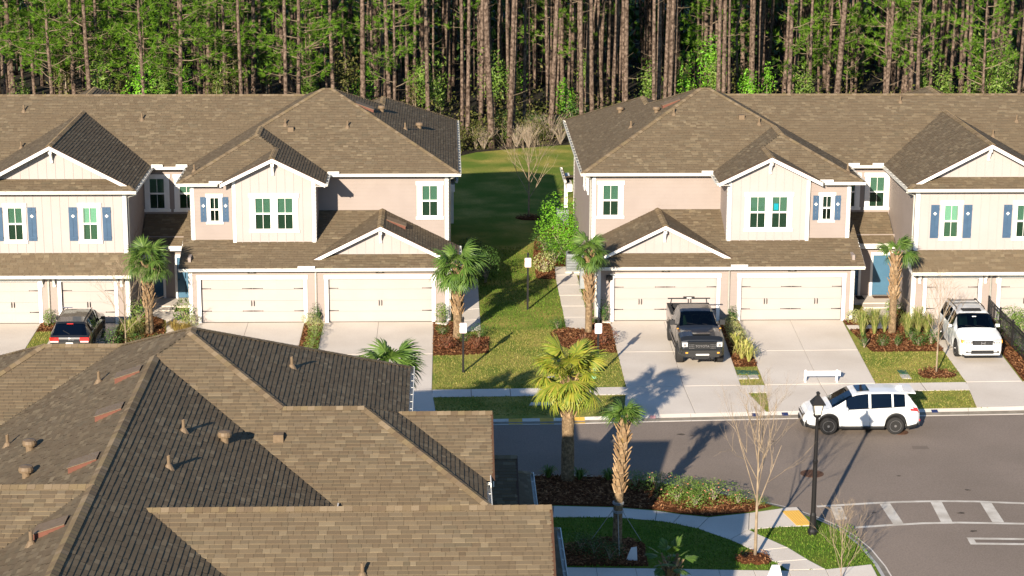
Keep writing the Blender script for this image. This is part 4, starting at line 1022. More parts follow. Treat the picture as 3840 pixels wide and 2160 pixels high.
        for k in range(n):
            for dd in (-.16,.16):
                a = 2*math.pi*k/n+.3; a2 = a+dd
                u = Vector((math.cos(a),0,math.sin(a)))*r*.12; v = Vector((math.cos(a2),0,math.sin(a2)))*r*.62; cc = Vector((ax,yy,r)); t_ = Vector((-math.sin(a),0,math.cos(a)))*.022; d = Vector((0,-s*.03,0))
                m.hexa([tuple(q) for q in (cc+u-t_+d,cc+v-t_+d,cc+v+t_+d,cc+u+t_+d,cc+u-t_,cc+v-t_,cc+v+t_,cc+u+t_)])
        m.lathe([(r*.655,(w-.03)*s),(r*.655,w*s),(r*.62,w*s),(r*.62,(w-.03)*s)],(ax,y0,r),28,'y'); m.lathe([(.06,(w-.05)*s),(.05,(w)*s),(0,(w)*s)],(ax,y0,r),10,'y')
        c.add(m,'spokes',p.get('rim','alloy'),wh)
    def patch(c, x0,x1,f0,f1,name,mat,off=.008,sides=(1,-1),n=5,skew=0.0):
        for s in sides:
            m = MB(); vs = []
            for i in range(n+1):
                for j in range(4):
                    f = f0+(f1-f0)*j/3; x = x0+(x1-x0)*i/n+skew*(f-f0); vs.append(c.side(min(max(x,0),c.L),f,off,s))
            m.add(vs, [(i*4+j,(i+1)*4+j,(i+1)*4+j+1,i*4+j+1) for i in range(n) for j in range(3)]); c.add(m,name,mat)
    def seam(c, x, f0=.08, f1=1.0, lean=0.0):
        for s in (1,-1):
            m = MB(); m.tube([c.side(x+lean*k/6,f0+(f1-f0)*k/6,.001,s) for k in range(7)],.006,4); c.add(m,'door_seam','plastic_black')
    def handle(c, x, f=.82, mat=None):
        for s in (1,-1):
            q = c.side(x,f,0,s); m = MB(); m.box(x-.1,x+.1,min(q[1],q[1]+s*.035),max(q[1],q[1]+s*.035),q[2]-.018,q[2]+.018); c.add(m,'door_handle',mat or c.paint)
    def mirror(c, x, z, mat=None, sz=(.13,.2,.15)):
        y = ip(c.p['hw'],x)*.93
        for s in (1,-1):
            m = MB(); a = s*(y+.06); b_ = s*(y+.06+sz[1]); lo, hi = min(a,b_), max(a,b_)
            m.hexa([(x-.03,lo,z),(x+sz[0]*.6,lo+.02,z+.02),(x+sz[0]*.6,hi-.02,z+.03),(x-.03,hi,z+.01),(x-.03,lo,z+sz[2]),(x+sz[0]*.4,lo+.02,z+sz[2]),(x+sz[0]*.4,hi-.03,z+sz[2]),(x-.03,hi,z+sz[2]-.01)])
            mi = c.add(m,'mirror',mat or c.paint)
            m = MB(); m.box(x,x+.06,min(s*(y-.02),s*(y+.08)),max(s*(y-.02),s*(y+.08)),z+.01,z+.05); c.add(m,'mirror_arm','plastic_black',mi)
    def block(c, x0,x1,y0,y1,z0,z1,name,mat,par=None):
        m = MB(); e = min(.02,(x1-x0)*.3); m.hexa([(x0,y0,z0),(x1-e,y0+e,z0+e*.5),(x1-e,y1-e,z0+e*.5),(x0,y1,z0),(x0,y0,z1),(x1-e,y0+e,z1-e*.5),(x1-e,y1-e,z1-e*.5),(x0,y1,z1)]); return c.add(m,name,mat,par)
    def cladding(c, mat='plastic_black', lift=.11):
        for s in (1,-1):
            m = MB(); xs = [i*c.L/90 for i in range(1,90)]; vs = []
            for x in xs:
                q = c.sec(x)
                vs += [(x,s*(q[0][0]-.01),q[0][1]-.01),(x,s*(q[0][0]+.025),q[0][1]-.01),(x,s*(q[1][0]+.02),q[0][1]+lift*.6),(x,s*(q[1][0]+.006),q[0][1]+lift)]
            m.add(vs, [(i*4+j,(i+1)*4+j,(i+1)*4+j+1,i*4+j+1) for i in range(len(xs)-1) for j in range(3)]); c.add(m,'cladding',mat)
    def wipers(c, x, z): 
        for y in (-.05,.4):
            m = MB(); m.tube([(x,y,z),(x-.1,y-.45,z+.05)],.01,4); c.add(m,'wiper','plastic_black')

# white crossover along the far kerb, nose to the left
P = dict(L=4.62, r=.355, axles=(.98,3.66), tw=.235, spokes=5, rimdark='plastic_black', tuck=.95, cab=(.7,3.2,1.0), seat=2.15, glass2='car_glass_dark',
 zt=[(0,.90),(.05,1.0),(.12,1.14),(.42,1.56),(.58,1.64),(1.3,1.69),(2.2,1.685),(2.55,1.64),(2.82,1.55),(3.55,1.13),(3.7,1.08),(4.15,1.0),(4.42,.9),(4.57,.78),(4.62,.70)],
 zb=[(0,.88),(.12,1.08),(.5,1.16),(1.2,1.12),(3.3,1.02),(3.6,1.0),(4.15,.92),(4.42,.82),(4.62,.62)],
 hw=[(0,.72),(.1,.83),(.4,.905),(1,.925),(3.6,.925),(4.15,.87),(4.42,.76),(4.57,.62),(4.62,.55)], hr=[(0,.58),(.5,.63),(1.2,.66),(2.4,.68),(3.0,.72),(3.6,.78)],
 zl=[(0,.42),(.15,.30),(.5,.24),(4.0,.24),(4.4,.27),(4.62,.36)], ws=(2.72,3.52), rw=(.14,.46), sw=[(.62,1.08),(1.16,1.98),(2.08,2.98)])
c = Car('crossover_car','white crossover car parked side-on along the far kerb, nose to the left','car',(18.93,80.32,RZ),R(180),P,'paint_white','cars in the court')
c.cladding(lift=.13)
c.block(-.03,.1,-.7,.7,.32,.55,'rear_bumper','plastic_black'); c.block(4.5,4.66,-.6,.6,.26,.48,'front_bumper','plastic_black')
for s in (1,-1): c.block(4.42,4.56,min(s*.46,s*.7),max(s*.46,s*.7),.38,.56,'fog_lamp_housing','plastic_black'); c.block(4.5,4.62,min(s*.48,s*.62),max(s*.48,s*.62),.3,.36,'bumper_trim','chrome')
c.block(4.55,4.66,-.5,.5,.62,.78,'grille','plastic_black'); c.block(4.6,4.675,-.52,.52,.77,.80,'grille_bar','chrome')
c.patch(4.2,4.55,.72,.97,'headlight','headlamp',.012); c.patch(.02,.42,.66,.86,'tail_light','tail_red',.012); c.patch(.06,.26,.84,1.0,'tail_light','tail_red',.012,skew=.5)
c.block(-.035,.03,.55,.72,.5,.58,'reflector','tail_red'); c.block(-.035,.03,-.72,-.55,.5,.58,'reflector','tail_red')
for x, l in ((1.1,.1),(2.02,.02),(3.12,.1)): c.seam(x,lean=l)
c.handle(1.32,.86); c.handle(2.25,.85); c.mirror(2.98,1.03); c.wipers(3.5,1.16)
q = MB(); q.hexa([(2.0,-.42,1.691),(2.5,-.42,1.66),(2.5,.42,1.66),(2.0,.42,1.691),(2.0,-.42,1.70),(2.5,-.42,1.672),(2.5,.42,1.672),(2.0,.42,1.70)]); c.add(q,'sunroof','car_glass_dark')
q = MB(); q.hexa([(.62,-.03,1.66),(.9,-.015,1.68),(.9,.015,1.68),(.62,.03,1.66),(.62,-.01,1.77),(.72,-.008,1.75),(.72,.008,1.75),(.62,.01,1.77)]); c.add(q,'antenna_fin','paint_white')
q = MB(); q.hexa([(.18,-.6,1.60),(.62,-.62,1.64),(.62,.62,1.64),(.18,.6,1.60),(.16,-.58,1.635),(.62,-.6,1.68),(.62,.6,1.68),(.16,.58,1.635)]); c.add(q,'spoiler','paint_white')
c.block(-.03,.02,-.26,.26,.78,.9,'number_plate','sign_white')
for s in (1,-1):                                                # black window surround
    q = MB(); q.tube([(x,s*(c.sec(x)[3][0]+.004),c.sec(x)[3][1]+.005) for x in (.62,1.1,1.6,2.1,2.6,3.0,3.2)],.014,4); c.add(q,'window_trim','plastic_black')

# black pickup, nose to the camera, on the driveway of number 52
P = dict(L=5.75, r=.43, axles=(1.22,4.78), tw=.31, poke=.05, arch=.09, spokes=6, rimdark='plastic_black', rim='plastic_black', tuck=.97, cab=(2.15,4.2,1.3), seat=3.25, glass='car_glass', glass2='car_glass_dark', seatmat='seat_tan',
 zt=[(0,1.44),(1.98,1.44),(2.02,1.5),(2.12,1.93),(2.3,2.02),(3.1,2.03),(3.42,1.97),(4.2,1.52),(4.35,1.47),(4.9,1.44),(5.4,1.38),(5.6,1.25),(5.7,1.05),(5.75,.95)],
 zb=[(0,1.42),(1.9,1.42),(2.2,1.4),(4.2,1.38),(4.9,1.36),(5.4,1.28),(5.6,1.15),(5.75,.9)],
 hw=[(0,.99),(4.9,1.0),(5.4,.985),(5.62,.93),(5.75,.87)], hr=[(0,.72),(2.2,.72),(3.4,.73),(4.2,.82)],
 zl=[(0,.62),(.2,.56),(.6,.54),(5.2,.54),(5.5,.58),(5.75,.66)], ws=(3.36,4.18), rw=(2.02,2.2), sw=[(2.3,2.85),(2.93,3.72)], bed=(.06,1.94))
c = Car('pickup_truck','black pickup truck with lifted tyres, nose towards the viewer in the driveway of number 52','pickup',(11.3,94.25,.02),R(-90),P,'paint_black','cars in the court')
q = MB(); q.box(.08,1.95,-.8,.8,.8,.95); q.box(.08,1.95,.8,.86,.9,1.42); q.box(.08,1.95,-.86,-.8,.9,1.42); q.box(.04,.1,-.82,.82,.9,1.42); q.box(1.93,1.97,-.82,.82,.9,1.42); c.add(q,'bed_liner','plastic_black')
q = MB(); q.box(.04,1.95,.84,.98,1.42,1.46); q.box(.04,1.95,-.98,-.84,1.42,1.46); q.box(0,.1,-.98,.98,1.42,1.46); c.add(q,'bed_rail','plastic_black')
q = MB(); q.tube([(.42,-.98,1.78),(.42,.98,1.78)],.03,6); q.tube([(.42,-.86,1.44),(.42,-.8,1.76)],.025,6); q.tube([(.42,.86,1.44),(.42,.8,1.76)],.025,6); q.box(.36,.48,-.26,.26,1.76,1.86); c.add(q,'bed_rack','plastic_black')
c.block(.46,.5,-.12,.12,1.79,1.84,'rack_lamp','sign_white')
q = MB(); q.box(.5,1.3,.3,.7,.95,1.32); q.box(.4,1.0,-.7,-.2,.95,1.25); c.add(q,'cargo','plastic_black')
c.block(5.66,5.79,-.62,.62,.86,1.14,'grille','plastic_black')
for s in (1,-1):
    for k in range(4):
        for j in range(3):
            y = s*(.38+.06*k); c.block(5.77,5.8,y-.02,y+.02,.9+.075*j,.935+.075*j,'grille_bar','chrome')
c.block(5.62,5.77,-.66,.66,1.14,1.2,'grille_surround','paint_black')
for s in (1,-1):
    a, b_ = sorted((s*.62,s*.9)); c.block(5.55,5.77,a,b_,.96,1.17,'headlight','headlamp'); a, b_ = sorted((s*.7,s*.82)); c.block(5.76,5.79,a,b_,1.0,1.1,'lens','chrome')
    a, b_ = sorted((s*.62,s*.76)); c.block(5.84,5.93,a,b_,.70,.78,'fog_lamp','amber'); a, b_ = sorted((s*.9,s*.99)); c.block(4.42,4.5,a,b_,1.42,1.47,'ditch_lamp','amber')
q = MB(); q.hexa([(5.55,-.98,.56),(5.9,-.74,.54),(5.9,.74,.54),(5.55,.98,.56),(5.55,-.98,.86),(5.9,-.74,.84),(5.9,.74,.84),(5.55,.98,.86)]); c.add(q,'front_bumper','paint_grey')
c.block(5.88,5.93,-.3,.3,.62,.69,'light_bar','sign_white'); c.block(5.88,5.92,-.5,.5,.44,.56,'skid_plate','plastic_black')
for y in (-.42,.3): q = MB(); q.lathe([(.05,0),(.07,.012),(.05,.024),(.035,.012)],(5.93,y,.48),10,'x'); c.add(q,'tow_ring','black_iron')
text_mesh('TOYOTA',.15,'chrome',c.t,'grille_lettering',Matrix(((0,0,1,5.80),(1,0,0,0),(0,1,0,1.0),(0,0,0,1))),ext=.006)
for x in (2.2,2.9,4.02): c.seam(x,.1,1.0)
c.handle(2.5,.84,'plastic_black'); c.handle(3.2,.84,'plastic_black'); c.mirror(3.72,1.42,'plastic_black',(.16,.27,.24)); c.wipers(4.15,1.54)
c.block(4.55,5.35,-.4,.4,1.405,1.45,'hood_scoop','paint_black')
q = MB(); q.box(3.3,3.36,-.66,-.54,1.9,1.93); c.add(q,'windscreen_sticker','cyan_print')
c.cladding('paint_grey',.06)
for s in (1,-1): q = MB(); q.tube([(1.8,s*1.0,.52),(4.2,s*1.0,.52)],.05,6); c.add(q,'side_step','plastic_black')

# white sport utility vehicle by the fence, nose to the camera
P = dict(L=4.85, r=.385, axles=(1.0,3.78), tw=.24, spokes=6, rimdark='plastic_black', tuck=.96, cab=(.8,3.5,1.12), seat=2.45, glass='car_glass', glass2='car_glass_dark', seatmat='ac_grey',
 zt=[(0,1.05),(.1,1.25),(.3,1.65),(.5,1.76),(1.0,1.81),(2.6,1.80),(2.88,1.74),(3.62,1.27),(3.8,1.22),(4.35,1.14),(4.68,1.03),(4.81,.86),(4.85,.76)],
 zb=[(0,1.0),(.3,1.2),(3.5,1.15),(3.8,1.13),(4.4,1.05),(4.72,.93),(4.85,.7)],
 hw=[(0,.86),(.2,.94),(.6,.985),(4.0,.99),(4.5,.955),(4.74,.87),(4.85,.80)], hr=[(0,.66),(.6,.70),(2.6,.71),(3.6,.84)],
 zl=[(0,.45),(.2,.32),(.6,.27),(4.2,.27),(4.6,.28),(4.85,.34)], ws=(2.82,3.6), rw=(.1,.34), sw=[(.5,1.2),(1.28,2.05),(2.15,2.95)])
c = Car('suv','white SUV with black roof rails, nose towards the viewer beside the black fence','SUV',(23.85,93.95,.02),R(-90),P,'paint_white','cars in the court')
c.block(4.78,4.88,-.46,.46,.80,1.0,'grille','plastic_black')
for k in range(4): c.block(4.8,4.9,-.47+.02*k,.47-.02*k,.815+.05*k,.838+.05*k,'grille_bar','chrome')
q = MB(); q.box(4.89,4.915,-.09,-.065,.84,.98); q.box(4.89,4.915,.065,.09,.84,.98); q.box(4.89,4.915,-.065,.065,.895,.925); c.add(q,'emblem','chrome')
for s in (1,-1):
    a, b_ = sorted((s*.46,s*.84)); c.block(4.66,4.86,a,b_,.84,1.02,'headlight','headlamp')
    for k in range(3): y = s*(.52+.1*k); c.block(4.84,4.875,y-.035,y+.035,.88,.96,'lens','chrome')
    a, b_ = sorted((s*.82,s*.92)); c.block(4.5,4.74,a,b_,.86,1.0,'turn_signal','amber')
    a, b_ = sorted((s*.62,s*.76)); c.block(4.82,4.88,a,b_,.48,.55,'fog_lamp','chrome')
c.block(4.82,4.89,-.52,.52,.40,.58,'air_intake','plastic_black'); c.block(4.7,4.87,-.86,.86,.28,.36,'front_bumper','plastic_black'); c.block(4.78,4.885,-.78,.78,.44,.5,'bumper_trim','plastic_black')
for s in (1,-1):
    q = MB(); q.tube([(.55,s*.62,1.80),(.65,s*.62,1.86),(2.2,s*.63,1.88),(2.38,s*.63,1.82)],.025,6); c.add(q,'roof_rail','plastic_black')
for x in (.95,1.5): q = MB(); q.box(x-.03,x+.03,-.62,.62,1.86,1.885); c.add(q,'roof_bar','plastic_black')
q = MB(); q.hexa([(2.28,-.44,1.80),(2.66,-.42,1.79),(2.66,.42,1.79),(2.28,.44,1.80),(2.28,-.44,1.835),(2.66,-.42,1.812),(2.66,.42,1.812),(2.28,.44,1.835)]); c.add(q,'sunroof','plastic_black')
for x in (1.22,2.1,3.15): c.seam(x)
c.handle(1.5,.84); c.handle(2.4,.84); c.mirror(3.1,1.16); c.wipers(3.58,1.3)
q = MB(); q.box(3.02,3.05,-.09,.09,1.6,1.66); c.add(q,'inner_mirror','white_plastic')

# dark SUV on the left driveway, tail to the camera
P = dict(L=4.86, r=.355, axles=(.98,3.87), tw=.23, spokes=5, tuck=.95, cab=(.8,3.4,1.02), seat=2.4, glass='car_glass_dark', glass2='car_glass_dark', seatmat='plastic_black',
 zt=[(0,.98),(.05,1.06),(.14,1.16),(.42,1.55),(.56,1.64),(1.2,1.70),(2.5,1.70),(2.85,1.62),(3.7,1.16),(3.85,1.12),(4.5,1.0),(4.78,.86),(4.86,.7)],
 zb=[(0,.95),(.14,1.1),(.5,1.14),(3.5,1.05),(4.4,.95),(4.7,.84),(4.86,.62)],
 hw=[(0,.84),(.12,.88),(.5,.92),(4.0,.925),(4.5,.87),(4.75,.76),(4.86,.64)], hr=[(0,.62),(.5,.64),(1.2,.66),(2.6,.67),(3.6,.78)],
 zl=[(0,.40),(.15,.30),(.5,.25),(4.2,.25),(4.6,.28),(4.86,.36)], ws=(2.78,3.66), rw=(.13,.46), sw=[(.62,1.2),(1.28,2.1),(2.2,3.05)])
c = Car('suv','dark grey SUV with red tail lamps, tail towards the viewer on the left driveway','SUV',(-16.55,90.2,.02),R(90),P,'paint_black','cars in the court')
for s in (1,-1):
    a, b_ = sorted((s*.46,s*.86)); c.block(-.03,.1,a,b_,.90,1.06,'tail_light','tail_red'); a, b_ = sorted((s*.48,s*.84)); tl = c.block(-.035,.08,a,b_,.84,.90,'reverse_lamp','tail_clear')
c.patch(.0,.26,.62,.98,'tail_light','tail_red',.015)
c.block(-.025,.06,-.46,.46,.98,1.06,'tailgate_trim','alloy'); c.block(-.03,.03,-.44,.44,.68,.86,'plate_recess','paint_grey'); c.block(-.04,.02,-.155,.155,.68,.83,'number_plate','sign_white'); c.block(-.06,.1,-.84,.84,.36,.62,'rear_bumper','paint_grey')
c.block(.36,.44,-.14,.14,1.565,1.6,'brake_light','tail_red'); q = MB(); q.tube([(.13,0,1.17),(.24,.3,1.31)],.012,4); c.add(q,'wiper','plastic_black')
text_mesh('DODGE',.07,'chrome',c.t,'tailgate_lettering',Matrix(((0,0,-1,-.032),(-1,0,0,-.08),(0,1,0,.945),(0,0,0,1))),ext=.004)
q = MB(); q.box(-.05,-.02,-.04,.04,.96,1.03); c.add(q,'emblem','chrome')
for s in (1,-1): q = MB(); q.tube([(.6,s*.60,1.69),(.7,s*.6,1.73),(2.5,s*.61,1.74),(2.7,s*.61,1.69)],.018,5); c.add(q,'roof_rail','plastic_black')
for x in (1.24,2.15,3.2): c.seam(x)
c.handle(1.5,.84); c.handle(2.45,.84); c.mirror(3.05,1.06)
# ------------------------------------------------------------------ plants
def leafy(seed, n, leaf, sx=1, sy=1, sz=1, shell=.55, lump=.25, zc=None, droop=0.0):
    """leaf-sized faces spread through a lumpy volume that stands on z = 0"""
    r = random.Random(seed); q = MB(); zc = sz if zc is None else zc
    bumps = [(Vector((r.gauss(0,1),r.gauss(0,1),r.gauss(0,1))).normalized(), r.uniform(-1,1)) for _ in range(9)]
    for _ in range(n):
        d = Vector((r.gauss(0,1),r.gauss(0,1),r.gauss(0,1))).normalized()
        k = 1+lump*sum(w*max(0,d.dot(v))**3 for v,w in bumps)
        rad = k*(shell+(1-shell)*r.random()**.5) if r.random() < .85 else k*r.random()
        p = Vector((d.x*rad*sx,d.y*rad*sy,zc+d.z*rad*sz))
        if p.z < .02: p.z = r.uniform(.02,.15)
        nrm = (d+Vector((r.gauss(0,.6),r.gauss(0,.6),r.gauss(0,.6)+.3))).normalized()
        a = nrm.cross(Vector((r.gauss(0,1),r.gauss(0,1),r.gauss(0,1)))).normalized(); b_ = nrm.cross(a); l = leaf*r.uniform(.6,1.4); w = l*.42
        q.add([tuple(p-a*l*.5),tuple(p+b_*w*.5),tuple(p+a*l*.55+nrm*l*-.08),tuple(p-b_*w*.5)], [(0,1,2,3)])
    return q
def stems(seed, n, h, spread, rad=.012):
    r = random.Random(seed); q = MB()
    for _ in range(n):
        a = r.random()*6.28; s = spread*r.random(); q.tube([(0.03*math.cos(a),.03*math.sin(a),0),(s*.4*math.cos(a),s*.4*math.sin(a),h*.5),(s*math.cos(a),s*math.sin(a),h*r.uniform(.8,1))],[rad,rad*.8,rad*.4],4)
    return q
def tuft(seed, n, h, spread, w, droop=.35):
    r = random.Random(seed); q = MB()
    for _ in range(n):
        a = r.random()*6.28; c, s = math.cos(a), math.sin(a); L = h*r.uniform(.55,1.05); o = spread*r.random()**.7; b0 = .12*spread*r.random()
        pts = [(b0*c,b0*s,0),(b0*c+o*.35*c,b0*s+o*.35*s,L*.6),(b0*c+o*.85*c,b0*s+o*.85*s,L*(1-droop*.15)),(b0*c+o*1.25*c,b0*s+o*1.25*s,L*(1-droop*r.random()))]
        ws = [w*.7,w,w*.7,0.001]; vs = []
        for p, ww in zip(pts, ws): vs += [(p[0]-s*ww/2,p[1]+c*ww/2,p[2]),(p[0]+s*ww/2,p[1]-c*ww/2,p[2])]
        q.add(vs, [(2*i,2*i+1,2*i+3,2*i+2) for i in range(3)])
    return q
FOL = {}
def fol(kind, mat):
    k = (kind, mat)
    if k not in FOL:
        sd = len(FOL)*7+3
        mk = {'round': lambda: leafy(sd,520,.17), 'ball': lambda: leafy(sd,700,.15,1,1,.85,.7,.12), 'tall': lambda: leafy(sd,700,.14,.55,.55,1.0,.4,.4), 'big': lambda: leafy(sd,1500,.11,1,1,1.1,.5,.3), 'low': lambda: leafy(sd,600,.14,1,1,.55,.35,.35),
              'wild': lambda: leafy(sd,900,.12,1,1,.9,.3,.7), 'tuft': lambda: tuft(sd,240,1.6,.62,.03), 'flax': lambda: tuft(sd,75,1.5,.95,.09,.6), 'mound': lambda: tuft(sd,300,1.2,1.0,.028,.7)}[kind]
        FOL[k] = mesh_only(mk(), 'foliage', mat)
    return FOL[k]
STEM = {}
def shrub(name, label, x, y, r_, kind, mat, hz=1.0, group=None, z=.03, cat='shrub', stem='twig', rz=None):
    t = thing(name, label, cat, (x,y,z), rnd.random()*6.28 if rz is None else rz, group, (r_,r_,r_*hz))
    share('foliage', fol(kind,mat), t)
    if kind not in ('tuft','flax','mound'):
        if stem not in STEM: STEM[stem] = mesh_only(stems(5,9,1.2,.6,.03), 'stem', stem)
        share('stem', STEM[stem], t)
    return t
# --- palms
def frond_mesh(seed, mat, pet=.75, n=26, L=.8, fan=128, droop=.5, cut=False):
    r = random.Random(seed); q = MB(); q.tube([(0,0,0),(pet*.5,0,.03),(pet,0,0)],[.022,.016,.012],4)
    base = Vector((pet,0,0)); web = []
    for i in range(n):
        a = R(-fan+2*fan*i/(n-1)); l = L*(1-.28*abs(a)/R(fan))*r.uniform(.9,1.08)*(.72 if cut else 1); d = Vector((math.cos(a),math.sin(a),0)); s = Vector((-d.y,d.x,0))
        zz = lambda t: -droop*l*t*t*(.55+.45*abs(a)/R(fan))-.05*abs(a)*t
        w = .042; dr = r.uniform(.7,1.5) if not cut else .4
        p1, p2, p3 = base+d*l*.4+Vector((0,0,zz(.4)*dr)), base+d*l*.75+Vector((0,0,zz(.75)*dr)), base+d*l*(.97 if not cut else .9)+Vector((0,0,zz(1.05)*dr))
        f = Vector((0,0,.012))
        q.add([tuple(v) for v in (base,p1+s*w,p1-s*w,p2+s*w*.8,p2-s*w*.8,p3+s*(w*.5 if cut else .004),p3-s*(w*.5 if cut else .004),p1+f,p2+f)],[(0,2,7),(0,7,1),(1,7,8,3),(7,2,4,8),(3,8,5),(8,4,6),(8,6,5)])
    return mesh_only(q, 'frond', mat)
FR = {'green':[frond_mesh(i,'palm_leaf',.7+.1*i,26,.85,125,.45+.15*i) for i in range(3)], 'yellow':[frond_mesh(10+i,'palm_leaf_yellow',.75+.1*i,28,.85,122,.3+.12*i) for i in range(3)],
      'dead':[frond_mesh(20,'palm_dead',.5,18,.7,90,.9)], 'cut':[frond_mesh(30+i,'palm_leaf',.7,17,.95,62,.25,True) for i in range(2)]}
def palm(label, x, y, h, r0, r1, fr, n, sc=1.0, boots=(.35,1.0), lean=(0,0), dead=0, elev=(-35,75), azs=None, seed=1, straps=False):
    r = random.Random(seed); t = thing('palm_tree', label, 'palm', (x,y,0), 0, 'sabal palms')
    q = MB(); k = 14; pts = [(lean[0]*(i/k)**1.6, lean[1]*(i/k)**1.6, h*i/k) for i in range(k+1)]; rad = [(r0+(r1-r0)*(i/k))*(1+.05*r.uniform(-1,1))*(1.12 if i == 0 else 1) for i in range(k+1)]
    q.tube(pts, rad, 12); tr = q.build('trunk', 'palm_trunk', t, smooth=True, local=True)
    q = MB(); z = boots[0]*h; j = 0
    while z < boots[1]*h:                                   # criss-cross leaf bases
        u = z/h; cx, cy = lean[0]*u**1.6, lean[1]*u**1.6; rr_ = r0+(r1-r0)*u
        for m in range(4):
            a = m*math.pi/2+j*.62+r.uniform(-.1,.1); d = Vector((math.cos(a),math.sin(a),0)); s = Vector((-d.y,d.x,0)); b0 = Vector((cx,cy,z))+d*(rr_-.02); L = r.uniform(.2,.32); out = d*(.07+.12*r.random()*(.4+u)); up = Vector((0,0,L)); w = .075
            tip = b0+out+up
            q.add([tuple(v) for v in (b0-s*w,b0+s*w,b0+s*w+d*.05,b0-s*w+d*.05,tip-s*w*.45,tip+s*w*.45,tip+s*w*.45+d*.035,tip-s*w*.45+d*.035)],[(0,1,5,4),(3,7,6,2),(0,4,7,3),(1,2,6,5),(4,5,6,7)])
        z += .14; j += 1
    stuff(q.build('boots', 'palm_boot', tr, local=True))
    top = Vector((lean[0],lean[1],h))
    for i in range(n):
        a = (azs[i%len(azs)] if azs else i*137.5)+r.uniform(-12,12); u = (i+.5)/n; el = elev[1]+(elev[0]-elev[1])*u**.85+r.uniform(-8,8)
        o = share('frond', r.choice(FR[fr]), t); o.location = top+Vector((0,0,.1*(1-u))); s_ = sc*.84*r.uniform(.85,1.12); o.scale = (s_,)*3; o.rotation_euler = (r.uniform(-.3,.3), -R(el), R(a))
    for i in range(dead):
        o = share('frond', FR['dead'][0], t); o.location = top-Vector((0,0,.15)); o.scale = (sc*.8,)*3; o.rotation_euler = (0, R(62+r.uniform(-8,14)), R(i*360/dead+r.uniform(-20,20)))
    if straps:
        q = MB()
        for z in (1.25,1.3,1.55,1.6): q.lathe([(r0+.02,z),(r0+.03,z+.01),(r0+.02,z+.02)],(lean[0]*.1,0,0),14)
        for a in (30,150,270): q.tube([(r0*math.cos(R(a)),r0*math.sin(R(a)),1.3),(1.0*math.cos(R(a)),1.0*math.sin(R(a)),.02)],.012,4)
        q.build('guy_wires','wire',t,local=True)
    return t
palm('bushy palm with a stout booted trunk left of the door recess of the left row', -13.64,94.6,3.35,.19,.17,'green',24,.92,(.38,1),seed=1)
palm('palm with drooping green fan leaves at the right corner of the number 58 garage', .62,93.6,3.35,.21,.18,'green',24,1.0,(.35,1),seed=2,elev=(-50,70))
palm('slim palm at the left corner of the number 52 garage, short dense crown', 6.72,94.4,3.75,.17,.15,'green',20,.8,(.4,1),seed=3,elev=(-55,80))
palm('thin-crowned palm in front of the blue door of the right row', 20.87,94.1,3.75,.19,.16,'green',15,.82,(.45,1),seed=4,elev=(-20,75),azs=[0,20,-20,40,90,140,170,-30,10,60])
palm('tallest palm with a wide yellow-green crown, standing at the near kerb', 4.55,73.9,4.05,.24,.21,'yellow',34,1.12,(.62,1),seed=5,dead=7,elev=(-48,72))
palm('lone palm with a thin upright crown and long booted trunk beside the rose bed', 5.85,67.2,4.35,.165,.13,'green',12,.62,(.45,1),lean=(.18,.1),seed=6,dead=1,elev=(35,85),straps=True)
palm('palm of which only the spiky green crown shows beyond the nearest roof', -1.95,73.6,4.35,.2,.18,'green',26,1.02,(.4,1),seed=7,elev=(-30,70))
palm('palm with clipped stiff fan leaves at the bottom edge of the picture', 6.7,58.4,2.9,.2,.18,'cut',15,.72,(.3,1),seed=8,elev=(-30,82))
# --- bare trees
def bare(label, x, y, h, seed, mat='twig_pale', spread=.55, clear=.25, r0=.06, depth=5, mound_=False, name='bare_tree', up=.55, lean=(0,0)):
    r = random.Random(seed); t = thing(name, label, 'tree', (x,y,.02), 0, 'leafless trees'); tq, bq = MB(), MB(); cnt = [0]; r0 *= .72
    tq.tube([(0,0,0),(lean[0]*.3,lean[1]*.3,h*clear*.5),(lean[0]*.6,lean[1]*.6,h*clear),(lean[0],lean[1],h*.6),(lean[0]*1.2,lean[1]*1.2,h*.97)],[r0*1.15,r0,r0*.85,r0*.45,r0*.08],7)
    def grow(p, d, L, rad, k):
        cnt[0] += 1
        n1 = p+d*L*.5+Vector((r.gauss(0,.04),r.gauss(0,.04),.02))*L; e = n1+(d+Vector((0,0,.25*up))).normalized()*L*.5
        bq.tube([p,n1,e],[rad,rad*.75,rad*.4],5 if rad > .012 else 3,cap=False)
        if k == 0 or cnt[0] > 900: return
        for i in range(r.choice((2,3,3))):
            u = r.uniform(.35,1.0); s = p+(e-p)*u; nd = (d+Vector((r.gauss(0,.5),r.gauss(0,.5),r.gauss(0,.35)+.3*up))).normalized(); grow(s, nd, L*r.uniform(.5,.75), max(rad*.55,.003), k-1)
    nb = 15
    for i in range(nb):
        u = clear+(.92-clear)*i/nb; a = i*2.4+r.uniform(-.4,.4); base = Vector((lean[0]*u,lean[1]*u,h*u)); d = Vector((math.cos(a)*spread,math.sin(a)*spread,up+.4*u)).normalized()
        grow(base, d, h*(.46*(1-u)+.08), r0*(.5-.35*u), depth-2)
    tq.build('trunk', mat, t, smooth=True, local=True); stuff(bq.build('branches', mat, t, local=True)); return t
bare('tall leafless tree with pale trunk rising from the mulch ring on the near corner', 10.4,66.0,5.9,3,'twig_pale',.42,.3,.075,5,up=.9)
bare('leafless shrubby tree with whitish trunk in front of the left row', -14.4,92.3,3.9,4,'twig_pale',.6,.18,.05,5)
bare('leafless young tree on the grass strip beside the white SUV, in a mulch ring', 21.42,87.4,4.2,5,'twig_pale',.45,.33,.055,5,up=.7)
bare('leafless tree standing alone on the back lawn between the two rows', 4.93,119.4,5.2,6,'twig_pale',.55,.22,.075,5,up=.8)
